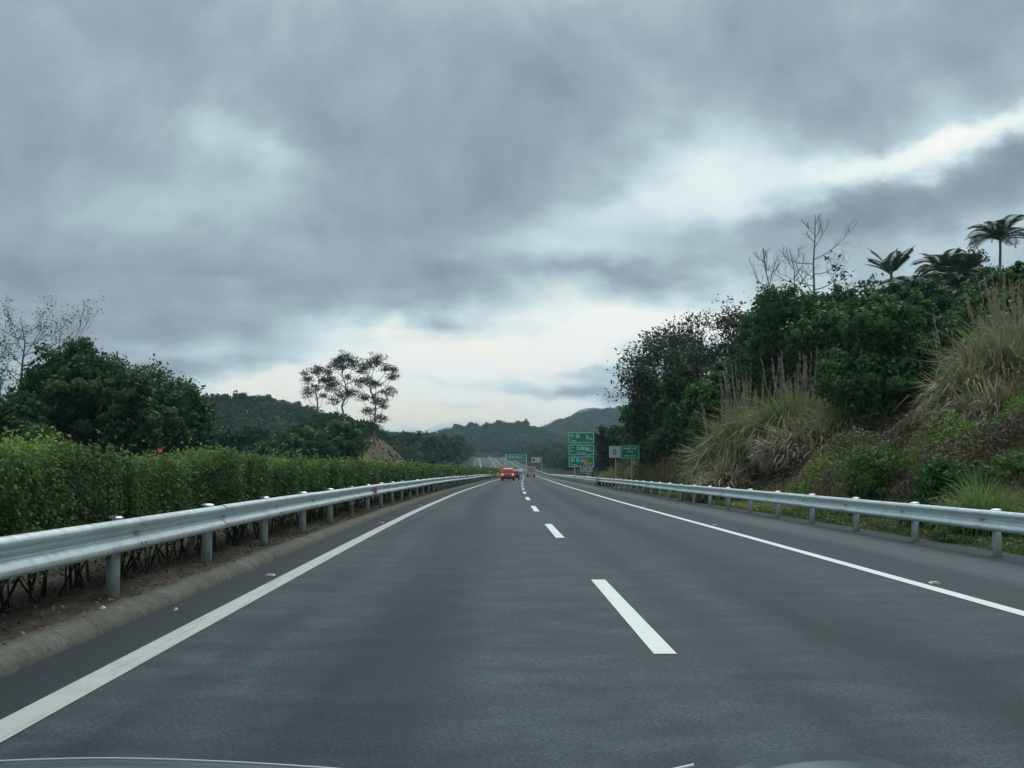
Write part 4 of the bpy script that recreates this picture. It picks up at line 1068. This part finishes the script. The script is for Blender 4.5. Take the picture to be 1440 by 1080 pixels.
def blades(name, y0, y1, d0, d1, n, h, seed, label, mat, pw=1.5, thr=.0, zadd=0.0):
    r = np.random.default_rng(seed); y = y0 + (y1 - y0) * r.random(n) ** pw; d = r.uniform(d0, d1, n); x = xc(y) + d
    keep = vnoise(x, y, .9, seed) > thr; x, y, d = x[keep], y[keep], d[keep]; n = len(x)
    z = gh(x, y) + zadd; hh = h * r.uniform(.4, 1.2, n) * (.6 + .8 * vnoise(x, y, 1.4, 70)); a = r.uniform(0, 2 * math.pi, n); ln = r.uniform(.1, .8, n)
    w = (.004 + .00022 * y) * r.uniform(.7, 1.3, n); sx, sy = np.cos(a) * w, np.sin(a) * w; dx, dy = -np.sin(a) * ln * hh, np.cos(a) * ln * hh
    A = np.stack([x - sx, y - sy, z], 1); B = np.stack([x + sx, y + sy, z], 1)
    C = np.stack([x + sx * .8 + dx * .35, y + sy * .8 + dy * .35, z + hh * .6], 1); Dd = np.stack([x - sx * .8 + dx * .35, y - sy * .8 + dy * .35, z + hh * .6], 1)
    E = np.stack([x + dx, y + dy, z + hh * (1 - ln * .35)], 1)
    V = np.stack([A, B, C, Dd, E], 1).reshape(-1, 3); i = np.arange(n) * 5
    Fq = np.stack([i, i + 1, i + 2, i + 3], 1); Ft = np.stack([i + 3, i + 2, i + 4], 1)
    v = np.clip(vnoise(x, y, 2.1, 71) + r.normal(size=n) * .18, 0, 1)
    o = link(name, mesh_np(name, V, [Fq, Ft], M[mat], v=np.concatenate([v, v])))
    return tag(o, label, 'grass', kind='stuff')
blades('grass', 10, 70, 7.05, 9.2, 30000, .12, 72, 'short yellowish grass along the right verge', 'grass', thr=.42)
blades('grass', 12, 60, 8.4, 16, 120000, .62, 73, 'long dry grass stems through the scrub of the near bank', 'dry', pw=1.2, thr=.2)
blades('grass', 55, 130, 8.6, 14, 16000, 1.6, 74, 'tall dead grass stems near the roadside signs', 'dry', pw=1.0, thr=.2)
blades('grass', 20, 90, -6.6, -4.8, 5000, .08, 75, 'sparse grass on the median soil', 'grass', pw=1.3, thr=.55, zadd=.25)

# growth on the left beyond the oncoming lanes
def left_growth():
    r = np.random.default_rng(76); n = 60000; y = r.uniform(25, 260, n); d = -r.uniform(18.2, 60, n); x = xc(y) + d
    bare = (d > -23.0) & (y > 160) & (y < 262); keep = ~bare | (r.random(n) < .10); x, y, d = x[keep], y[keep], d[keep]; n = len(x)
    z = gh(x, y) + 2.2 * vnoise(x, y, 5, 77) * r.random(n) ** .5 + .1
    N = unit(r.normal(size=(n, 3)) * .7 + np.array([.2, -.3, .5])); V, F = leaves3(np.stack([x, y, z], 1), N, .10 + .0030 * y * r.uniform(.6, 1.4, n), .5, r)
    v = np.clip(.4 + (vnoise(x, y, 6, 78) - .5) * .8 + r.normal(size=n) * .12, 0, 1)
    tag(link('undergrowth', mesh_np('undergrowth', V, F, M['leaf_far'], v=v)), 'scrub growing beyond the oncoming lanes', 'undergrowth', kind='stuff')
left_growth()

# ------------------------------------------------------------------ far woods
def far_crown(seed, n=900):
    r = np.random.default_rng(seed); lobes = []
    for k in range(6):
        a = r.uniform(0, 6.28); q = r.uniform(0, .55); lobes.append(((math.cos(a) * q * 3, math.sin(a) * q * 3, r.uniform(3.2, 6.6)), (r.uniform(1.3, 2.1),) * 2 + (r.uniform(1.0, 1.6),)))
    V, F, v = crown_leaves(lobes, n, .75, r); return mesh_np('crown', V, F, M['leaf_far'], v=v)
far_me = [far_crown(200 + k) for k in range(5)]
trunk_me = []
for k in range(3):
    r = np.random.default_rng(220 + k)
    parts = [tube_arr([(0, 0, -1), (.1, 0, 3), (.2, .1, 6)], [.22, .16, .06], 6)]
    for q in range(4): a = r.uniform(0, 6.28); parts.append(tube_arr([(0, 0, 2.5 + q * .5), (math.cos(a) * 1.6, math.sin(a) * 1.6, 4.5 + q * .4)], [.09, .04], 4))
    V, F = join_arr(parts); trunk_me.append(mesh_np('trunk', V, F, M['bark']))
def far_tree(x, y, h, k, label, group, w=1.0):
    g0 = float(gh(x, y)); t = empty('forest_tree', (x, y, g0 - .3), random.uniform(0, 6.28)); tag(t, label, 'tree', group); s = h / 7.8
    t.scale = (s * w, s * w, s)
    link('crown', far_me[k % 5], t); link('trunk', trunk_me[k % 3], t)
r = np.random.default_rng(300)
for k in range(34):     # the tree line left of the road, above the bare cut slope to the signs
    u = 548 + (700 - 548) * (k + r.uniform(0, .7)) / 34; Yd = r.uniform(330, 470)
    x = min((u - 697) * Yd / FPX, float(xc(Yd)) - 24)
    far_tree(x, Yd, r.uniform(8.5, 12.5), k, 'dark tree in the forest edge left of the distant bend', 'trees of the forest edge left of the bend', r.uniform(.8, 1.1))
for k in range(26):
    u = 300 + 245 * (k + r.uniform(0, .7)) / 26; Yd = r.uniform(430, 500); x = (u - 697) * Yd / FPX
    far_tree(x, Yd, r.uniform(7, 10), k, 'tree on the ridge behind the eucalyptus trees', 'trees on the left ridge', r.uniform(.8, 1.2))
for k in range(30):
    Yd = r.uniform(150, 330); x = float(xc(Yd)) + r.uniform(11, 20) + (Yd - 150) * .03
    far_tree(x, Yd, r.uniform(5, 9), k, 'tree along the right verge beyond the stacked green sign', 'trees beyond the stacked sign', r.uniform(.8, 1.2))
for k in range(24):
    u = 640 + 130 * (k + r.uniform(0, .7)) / 24; Yd = r.uniform(1080, 1130); x = (u - 697) * Yd / FPX
    far_tree(x, Yd, r.uniform(11, 16), k, 'crown standing out on the skyline straight above the road', 'crowns on the central skyline', r.uniform(.8, 1.3))

def forest(name, label, boxes, seed, per, cs, mat='leaf_far'):
    """boxes: (x0, x1, y0, y1, count of trees, tree height)"""
    r = np.random.default_rng(seed); Vs, Fs, vs, nn = [], [], [], 0
    for (x0, x1, y0, y1, nt_, h) in boxes:
        ty = r.uniform(y0, y1, nt_); d = r.uniform(x0, x1, nt_); tx = d + xc(ty)
        ok = ((d < -20.5) | (d > 11)) | (ty > 938); tx, ty = tx[ok], ty[ok]; nt2 = len(tx); g = gh(tx, ty)
        hh = h * r.uniform(.6, 1.3, nt2); w = np.repeat(np.arange(nt2), int(per * .62)); n = len(w)
        k = unit(r.normal(size=(n, 3))) * (r.random(n) ** .35)[:, None]; k[:, 2] = np.abs(k[:, 2]) * 1.1 - .25
        P = np.stack([tx[w], ty[w], g[w] + hh[w] * .58], 1) + k * (hh[w] * .42)[:, None] * np.array([1, 1, 1.0])
        N = unit(k + r.normal(size=(n, 3)) * .5); V, F = leaves3(P, N, cs * 1.25 * h * r.uniform(.6, 1.4, n), .8, r)
        v = np.clip(.4 + (r.random(nt2)[w] - .5) * .6 + k[:, 2] * .25 + r.normal(size=n) * .1, 0, 1)
        Vs.append(V); Fs.append(F + nn); nn += len(V); vs.append(v)
    o = link(name, mesh_np(name, np.concatenate(Vs), np.concatenate(Fs), M[mat], v=np.concatenate(vs)))
    return tag(o, label, 'forest', kind='stuff')
forest('forest', 'dark forest closing the valley left of the distant bend', [(-95, -21, 300, 620, 1100, 7), (-140, -21, 560, 980, 1300, 9)], 310, 120, .11)
forest('forest', 'wooded ridge behind the eucalyptus trees', [(-210, -60, 380, 560, 1300, 7)], 311, 100, .12)
forest('forest', 'forest on the hill straight ahead above the road', [(-120, 190, 938, 1180, 3000, 10), (10, 70, 560, 985, 1500, 9)], 312, 90, .12)
forest('forest', 'blue green wooded hill right of centre behind the signs', [(-40, 420, 1300, 1640, 4200, 10)], 313, 60, .17)
forest('forest', 'low woods right of the road beyond the stacked sign', [(11.5, 60, 165, 560, 1300, 6)], 314, 90, .12)
forest('forest', 'woods behind the left trees', [(-120, -50, 90, 330, 800, 6)], 315, 130, .10)
# ------------------------------------------------------------------ signs
def text(s, size, mat, parent, x, z, y=-.03, name='lettering', align='LEFT', sx=1.0):
    c = bpy.data.curves.new(name, 'FONT'); c.body = s; c.size = size; c.align_x = align; c.align_y = 'CENTER'; c.offset = size * .022
    c.resolution_u = 3; c.materials.append(M[mat]); c.extrude = .002
    tmp = bpy.data.objects.new('tmp', c); COL.objects.link(tmp)
    me = bpy.data.meshes.new_from_object(tmp.evaluated_get(bpy.context.evaluated_depsgraph_get())); bpy.data.objects.remove(tmp)
    o = bpy.data.objects.new(name, me); COL.objects.link(o); o.parent = parent; o.location = (x, y, z); o.rotation_euler = (math.pi / 2, 0, 0); o.scale = (sx, 1, 1)
    return o
def panel(parent, name, x0, x1, z0, z1, mat, border='sign_text', bw=.07, y=0.0):
    b = MB(); b.box(((x0 + x1) / 2, y, (z0 + z1) / 2), (x1 - x0, .045, z1 - z0)); o = b.obj(name, M[mat], parent, bevel=.008)
    if border:
        f = MB(); yy = y - .0265; i = bw * .35
        for (a0, a1, b0, b1) in ((x0 + i, x1 - i, z1 - i - bw, z1 - i), (x0 + i, x1 - i, z0 + i, z0 + i + bw), (x0 + i, x0 + i + bw, z0 + i + bw, z1 - i - bw), (x1 - i - bw, x1 - i, z0 + i + bw, z1 - i - bw)):
            f.box(((a0 + a1) / 2, yy, (b0 + b1) / 2), (a1 - a0, .006, b1 - b0))
        f.obj('border', M[border], o)
    return o
# stacked destination sign: 36 px wide at 150 m
Yd = 150; gx = (817.5 - 697) * Yd / FPX; g0 = float(gh(gx, Yd)); k = Yd / FPX
s = empty('destination_sign', (gx, Yd, g0)); tag(s, 'tall green destination sign of three stacked panels behind the right guardrail', 'road sign')
zz = lambda py: CAM_H + (656 - py) * k - g0
for dx in (-9.5, 10):
    b = MB(); b.tube([(dx * k, .07, -.4), (dx * k, .07, zz(609))], .085, 10); b.obj('sign_post', M['steel_pale'], s)
W = 18.0 * k
p1 = panel(s, 'sign_panel', -W, W, zz(623), zz(608), 'sign_green'); p2 = panel(s, 'sign_panel', -W, W, zz(640.2), zz(625.2), 'sign_green'); p3 = panel(s, 'sign_panel', -W, W, zz(657), zz(642), 'sign_green')
text('什 运', .50, 'sign_text', p1, -W + .20, zz(613.5)); text('Shiyun', .24, 'sign_text', p1, -W + .32, zz(619.7)); text('5', .62, 'sign_text', p1, W - 1.0, zz(615)); text('km', .34, 'sign_text', p1, W - .62, zz(617))
text('五指山', .50, 'sign_text', p2, -.62, zz(631)); text('Wuzhishan', .24, 'sign_text', p2, -.58, zz(637)); text('23', .56, 'sign_text', p2, W - 1.02, zz(632.3), sx=.9); text('km', .30, 'sign_text', p2, W - .47, zz(634), sx=.8)
text('G9811', .20, 'sign_text', p2, -W + .18, zz(629.8)); text('G9811', .2, 'sign_text', p2, -W + .18, zz(634.5))
text('乐 东', .50, 'sign_text', p3, -W + .22, zz(647.5)); text('Ledong', .24, 'sign_text', p3, -W + .34, zz(653.7)); text('75', .56, 'sign_text', p3, -.1, zz(649)); text('km', .30, 'sign_text', p3, W - .62, zz(651.5))
# triangular warning sign over a white notice board
Yd = 134; gx = (824.5 - 697) * Yd / FPX; g0 = float(gh(gx, Yd)); k = Yd / FPX
s = empty('warning_sign', (gx, Yd, g0)); tag(s, 'orange triangular warning sign above a white notice board by the guardrail', 'warning sign')
b = MB(); b.tube([(0, .06, -.4), (0, .06, zz(646))], .05, 8); b.obj('sign_post', M['steel_pale'], s)
pp = panel(s, 'notice_board', -8.5 * k, 8.5 * k, zz(663), zz(654.6), 'sign_white', None)
for row, st in ((656.8, '事故多发'), (661.0, '减速慢行')): text(st, .30, 'sign_dark', pp, 0, zz(row), align='CENTER')
def tri(sz, y0, y1, zc0, m, name, par):
    b = MB(); h = sz * .866; P = [(-sz / 2, zc0), (sz / 2, zc0), (0, zc0 + h)]
    b.add([(p[0], y0, p[1]) for p in P] + [(p[0], y1, p[1]) for p in P], [(0, 1, 2), (5, 4, 3), (0, 3, 4, 1), (1, 4, 5, 2), (2, 5, 3, 0)]); return b.obj(name, M[m], par)
tz = zz(654.3); t1 = tri(12.5 * k, -.02, .02, tz, 'sign_dark', 'triangle_plate', s); t1s = tri(10.2 * k, -.026, -.0205, tz + .055, 'sign_orange', 'triangle_face', t1)
b = MB(); b.box((0, -.030, tz + .17), (.08, .006, .09)); b.box((0, -.030, tz + .38), (.08, .006, .24)); b.obj('exclamation_mark', M['sign_dark'], t1)
# board sign with white square and green panel
Yd = 90; gx = (878 - 697) * Yd / FPX; g0 = float(gh(gx, Yd)); k = Yd / FPX
s = empty('board_sign', (gx, Yd, g0)); tag(s, 'low wide sign, white square beside green panel, on two posts', 'road sign')
for dx in (-12, 10.5):
    b = MB(); b.tube([(dx * k, .06, -.4), (dx * k, .06, zz(629))], .045, 8); b.obj('sign_post', M['steel_pale'], s)
a1 = panel(s, 'white_panel', -21.5 * k, -5.6 * k, zz(643.8), zz(627.6), 'sign_white', None)
a2 = panel(s, 'green_panel', -5.3 * k, 21.0 * k, zz(644.8), zz(626.6), 'sign_green', 'sign_text', bw=.035)
b = MB(); cx = -13.8 * k
for (x0, x1, z0, z1) in ((-.11, .11, .13, .17), (-.11, .11, -.17, -.13), (-.11, -.065, -.13, .13), (.065, .11, -.13, .13), (-.02, .02, -.06, .06)): b.box((cx + (x0 + x1) / 2, -.026, zz(635.8) + (z0 + z1) / 2), (x1 - x0, .006, z1 - z0))
b.obj('emblem', M['sign_dark'], a1)
text('海南高速公路', .17, 'sign_text', a2, 7.6 * k, zz(631.2), align='CENTER'); text('服务热线', .11, 'sign_text', a2, 7.6 * k, zz(635.3), align='CENTER'); text('0898 12122', .16, 'sign_text', a2, 7.6 * k, zz(641), align='CENTER')
# overhead gantry 600 m away
Yd = 600; zg = float(zr(Yd)); k = Yd / FPX; gx = (725.5 - 697) * k; g0 = zg
s = empty('gantry_sign', (gx, Yd, g0)); tag(s, 'distant green overhead sign on two tall posts across the road', 'road sign')
for dx in (-14.5, 14.5):
    b = MB(); b.tube([(dx * k, 0, -.5), (dx * k, 0, zz(638.5))], .22, 8); b.obj('gantry_post', M['sign_text'], s)
b = MB(); b.box((0, 0, zz(640.5)), (29 * k, .3, .3)); b.box((0, 0, zz(643.5)), (29 * k, .3, .25)); b.obj('crossbeam', M['steel_pale'], s)
pg = panel(s, 'sign_panel', -13 * k, 10.5 * k, zz(648.0), zz(638.8), 'sign_green', 'sign_text', bw=.12, y=-.3)
text('什运 出口', 1.5, 'sign_text', pg, -1.25 * k, zz(643.3), y=-.335, align='CENTER')
# white cantilever sign
Yd = 350; k = Yd / FPX; gx = (761.5 - 697) * k; g0 = float(gh(gx, Yd))
s = empty('cantilever_sign', (gx, Yd, g0)); tag(s, 'small white sign held left of a grey pole beyond the truck', 'road sign')
b = MB(); b.tube([(0, 0, -.4), (0, 0, zz(642))], .12, 8); b.obj('sign_pole', M['steel_pale'], s)
b = MB(); b.tube([(0, 0, zz(645)), (-14 * k, 0, zz(645))], .06, 6); b.tube([(0, 0, zz(649)), (-14 * k, 0, zz(649))], .06, 6); b.obj('bracket_arm', M['steel_pale'], s)
pw = panel(s, 'sign_panel', -14 * k, -2 * k, zz(650.6), zz(643.2), 'sign_white', None, y=-.12)
b = MB(); b.box((-10.8 * k, -.147, zz(646.9)), (3.0 * k, .01, 4.6 * k)); b.obj('symbol', M['sign_dark'], pw)
for q in range(3): b = MB(); b.box(((-7.6 + q * 1.9) * k, -.147, zz(646.9)), (.9 * k, .01, 5.0 * k)); b.obj('character', M['steel_pale'], pw)

# orange water-filled barrier and marker at the median end
for q, (u, Yd, lab) in enumerate([(708.5, 232, 'orange crash barrel standing by the left guardrail ahead of the red car'), (711.5, 246, 'yellow and orange marker board behind the crash barrel')]):
    x = float(xc(Yd)) - 4.9 + q * .25; z = float(zr(Yd)) + .1
    o = empty('crash_barrel' if q == 0 else 'marker_board', (x, Yd, z)); tag(o, lab, 'barrel' if q == 0 else 'marker')
    b = MB()
    if q == 0:
        b.tube([(0, 0, 0), (0, 0, .15), (0, 0, .5), (0, 0, .95), (0, 0, 1.05)], [.42, .45, .42, .38, .25], 12); b.obj('drum', M['orange'], o, smooth=True)
        b = MB(); b.tube([(0, 0, .55), (0, 0, .75)], .425, 12); b.obj('reflective_band', M['yellow'], o)
    else:
        b.box((0, 0, 1.4), (.9, .06, 1.6)); b.obj('board', M['yellow'], o)
        for zq in (.9, 1.4, 1.9):
            b = MB(); b.box((0, -.034, zq), (.8, .006, .2)); b.obj('stripe', M['orange'], o)
        b = MB(); b.box((0, .06, .5), (.08, .05, 1.8)); b.obj('leg', M['steel_pale'], o)

# ------------------------------------------------------------------ vehicles
def wheel(parent, x, y, rad, w):
    b = MB(); b.tube([(x - w / 2, y, rad), (x - w / 2 + .03, y, rad), (x + w / 2 - .03, y, rad), (x + w / 2, y, rad)], [rad * .92, rad, rad, rad * .92], 18)
    o = b.obj('wheel', M['rubber'], parent)
    s = 1 if x > 0 else -1
    c = MB(); c.tube([(x + s * (w / 2 - .02), y, rad), (x + s * (w / 2 + .006), y, rad)], rad * .6, 12); c.obj('rim', M['steel_pale'], o)
def loft(secs, n=20, name='body'):
    """secs: (y, halfwidth, z0, z1, power) super-ellipse sections"""
    V, F = [], []
    for (y, hw, z0, z1, p) in secs:
        for i in range(n):
            t = 2 * math.pi * i / n; c, s = math.cos(t), math.sin(t)
            V.append((math.copysign(abs(c) ** p, c) * hw, y, (z0 + z1) / 2 + math.copysign(abs(s) ** p, s) * (z1 - z0) / 2))
    for j in range(len(secs) - 1):
        for i in range(n): F.append((j * n + i, j * n + (i + 1) % n, (j + 1) * n + (i + 1) % n, (j + 1) * n + i))
    F.append(tuple(range(n))); F.append(tuple((len(secs) - 1) * n + i for i in range(n))[::-1])
    b = MB(); b.add(V, F); return b
def car(name, loc, rz, label, paintm, w=1.82, L=4.5, H=1.68, win='glass_red', lamps='lamp_on', cat='car'):
    o = empty(name, loc, rz); tag(o, label, cat); hw = w / 2; bl = H * .60
    loft([(0, hw * .80, .42, bl * .86, .35), (.06, hw * .93, .30, bl * .95, .3), (.35, hw * .99, .24, bl, .3), (1.2, hw, .22, bl, .28), (3.0, hw, .22, bl * .98, .28), (3.5, hw * .98, .22, bl * .93, .3), (L - .25, hw * .93, .24, bl * .80, .33), (L, hw * .78, .32, bl * .66, .4)]).obj('body', M[paintm], o, smooth=True)
    loft([(.12, hw * .78, bl * .80, bl + .02, .3), (.30, hw * .80, bl * .80, H * .90, .34), (.60, hw * .80, bl * .80, H * .985, .36), (1.5, hw * .80, bl * .8, H, .36), (2.4, hw * .80, bl * .8, H * .97, .36), (2.9, hw * .80, bl * .8, H * .80, .34), (3.45, hw * .80, bl * .8, bl, .3)]).obj('cabin', M[paintm], o, smooth=True)
    b = MB(); z0, z1 = bl + .04, H * .89
    b.add([(-hw * .66, .115, z0), (hw * .66, .115, z0), (hw * .56, .30, z1), (-hw * .56, .30, z1), (-hw * .66, .21, z0), (hw * .66, .21, z0), (hw * .56, .40, z1), (-hw * .56, .40, z1)],
          [(0, 1, 2, 3), (7, 6, 5, 4), (0, 4, 5, 1), (1, 5, 6, 2), (2, 6, 7, 3), (3, 7, 4, 0)]); b.obj('rear_window', M[win], o)
    for s in (-1, 1):
        b = MB(); x = s * hw * .79
        b.add([(x, .75, bl + .06), (x, 2.75, bl + .06), (x * .97, 2.35, H * .88), (x * .97, .95, H * .90)] + [(x + s * .03, .75, bl + .06), (x + s * .03, 2.75, bl + .06), (x * .97 + s * .03, 2.35, H * .88), (x * .97 + s * .03, .95, H * .90)],
              [(0, 1, 2, 3), (7, 6, 5, 4), (0, 4, 5, 1), (1, 5, 6, 2), (2, 6, 7, 3), (3, 7, 4, 0)]); b.obj('side_window', M['glass_dark'], o)
        b = MB(); b.box((s * hw * .74, .01, bl * .80), (.28, .12, .20)); b.obj('tail_light', M[lamps], o, bevel=.03)
        b = MB(); b.box((s * (hw + .08), 2.55, bl + .10), (.2, .12, .14)); b.obj('wing_mirror', M['paint_dark'], o, bevel=.03)
        wheel(o, s * (hw - .13), .82, .34, .23); wheel(o, s * (hw - .13), L - .85, .34, .23)
    b = MB(); b.box((0, -.02, .42), (w * .84, .14, .22)); b.obj('bumper', M['paint_dark'], o, bevel=.04)
    b = MB(); b.box((0, -.03, bl * .68), (.44, .02, .14)); b.obj('number_plate', M['plate'], o)
    return o
Yc = 162; car('red_car', ((714.5 - 697) * Yc / FPX - .05, Yc, float(zr(Yc)) + .005), heading(Yc), 'red car with lit tail lights driving in the left lane ahead', 'paint_red')
Yc = 420; car('white_car', ((732 - 697) * Yc / FPX, Yc, float(zr(Yc)) + .005), heading(Yc), 'small white car far ahead between the red car and the truck', 'paint_white', H=1.55, lamps='red_refl', win='glass_dark')
Yc = 196; car('dark_car', (float(xc(Yc)) - 1.45, Yc, float(zr(Yc)) + .005), heading(Yc), 'dark car mostly hidden in front of the red car', 'paint_dark', H=1.5, lamps='red_refl', win='glass_dark')
# box truck
Yt = 292; xt = (746.7 - 697) * Yt / FPX; t = empty('box_truck', (xt, Yt, float(zr(Yt)) + .005), heading(Yt)); tag(t, 'cream box truck ahead in the right lane', 'truck')
b = MB(); b.box((0, 2.1, 1.62), (1.92, 4.2, 1.75)); b.obj('cargo_box', M['paint_beige'], t, bevel=.03)
b = MB(); b.box((0, -.012, 1.75), (1.5, .03, .95)); b.obj('rear_door', simple('door_panel', (.36, .27, .23), .5), t, bevel=.01)
b = MB(); b.box((0, 5.0, 1.25), (1.8, 1.4, 1.5), taper=(.92, .8)); b.obj('cab', M['paint_white'], t, bevel=.08)
b = MB(); b.box((0, 2.8, .62), (.9, 5.4, .2)); b.obj('chassis', M['paint_dark'], t)
b = MB(); b.box((0, .02, .68), (1.85, .10, .2)); b.obj('bumper', M['paint_beige'], t, bevel=.02)
for s_ in (-1, 1):
    b = MB(); b.box((s_ * .75, -.05, .70), (.22, .04, .12)); b.obj('tail_light', M['red_refl'], t)
    wheel(t, s_ * .74, .9, .38, .42); wheel(t, s_ * .78, 4.9, .38, .24)
b = MB(); b.box((0, -.045, .70), (.5, .02, .15)); b.obj('number_plate', M['yellow'], t)

# the front of the car one looks over: bonnet just enters the bottom of the picture
def own_car():
    o = empty('car', (0, 1.2, 0)); tag(o, 'dark grey bonnet of the car in front of the camera', 'car')
    xs = np.linspace(-.98, .88, 75); ys = np.append(np.linspace(0, 1.05, 13), 1.15); V = []
    cx = -.05
    for jy, y in enumerate(ys):
        for x in xs:
            uu = 697 + x * FPX / 2.25
            lip = 1055 + 24 * min(1, abs((uu - 150) / 420)) ** 1.6
            if uu > 560: lip = 1079 + 6
            bump = 1050 + 34 * abs((uu - 1150) / 150) ** 2.0
            lip = min(lip, bump) if 960 < uu < 1340 else lip
            zl = CAM_H - (lip - 656) / FPX * 2.25          # height at the crest 2.25 m ahead
            edge = max(0, abs(x - cx) - .80) / .13
            t = min(1, y / 1.05)
            z = zl + (1 - t) * .035 - .28 * edge ** 2 - .02 * math.sin(math.pi * t) * 0
            z -= max(0, y - 1.05) * 2.4
            V.append((x, y, z))
    n = len(xs); F = [(j * n + i, j * n + i + 1, (j + 1) * n + i + 1, (j + 1) * n + i) for j in range(len(ys) - 1) for i in range(n - 1)]
    # skirt down to bumper height all round
    k = len(V); rim = [i for i in range(n)] + [j * n + n - 1 for j in range(1, len(ys))] + [(len(ys) - 1) * n + i for i in range(n - 2, -1, -1)] + [j * n for j in range(len(ys) - 2, 0, -1)]
    for i in rim: V.append((V[i][0], V[i][1] + (.03 if V[i][1] > 1 else 0), .32))
    L = len(rim); F += [(rim[i], k + i, k + (i + 1) % L, rim[(i + 1) % L]) for i in range(L)]
    b = MB(); b.add(V, F); b.obj('bonnet', M['bonnet'], o, smooth=True)
    def arc(u0, u1, f, rad, name, mat):
        uu = np.linspace(u0, u1, 26); pts = [((u - 697) * 2.2 / FPX, 1.0, CAM_H - (f(u) - 656) / FPX * 2.2) for u in uu]
        bb = MB(); bb.tube(pts, rad, 6); return bb.obj(name, M[mat], o, smooth=True)
    arc(-60, 560, lambda u: 1057 + 24 * min(1.2, abs((u - 150) / 430)) ** 1.7, .0022, 'bright_line', 'steel_pale')  # tube added to draw the bright line along the bonnet crest
    arc(-60, 470, lambda u: 1072 + 14 * abs((u - 200) / 300) ** 2, .004, 'bright_line', 'steel_pale')  # second added tube, for the lower bright line
    arc(905, 972, lambda u: 1083 - (u - 905) * .22, .003, 'pale_sliver', 'white_plastic')  # pale tube added for the bright sliver, taken as a wiper
    for x in (-.82, .72):
        b = MB(); b.box((x + (-.02 if x < 0 else .02), 1.15, .62), (.30, .16, .16)); b.obj('headlight', M['glass_dark'], o, bevel=.04)
        b = MB(); b.tube([(x - .1, .55, .33), (x + .1, .55, .33)], .33, 20); b.obj('wheel', M['rubber'], o)
own_car()

# ------------------------------------------------------------------ air
b = MB(); b.box((0, 0, 0), (1, 1, 1)); hz_me = b.mesh('haze', bpy.data.materials.new('haze_air'))
hm = hz_me.materials[0]; hm.use_nodes = True; nt = hm.node_tree; nt.nodes.clear()
pv = nd(nt, 'ShaderNodeVolumePrincipled'); pv.inputs['Color'].default_value = (.66, .84, 1.0, 1); pv.inputs['Density'].default_value = 0.00017; pv.inputs['Anisotropy'].default_value = 0.35
out = nd(nt, 'ShaderNodeOutputMaterial'); lk(nt, pv.outputs[0], out.inputs['Volume'])
hz = link('haze', hz_me, None, (0, 2550, 77), None, (7200, 5400, 190)); tag(hz, 'thin blue air between the camera and the hills', kind='stuff')
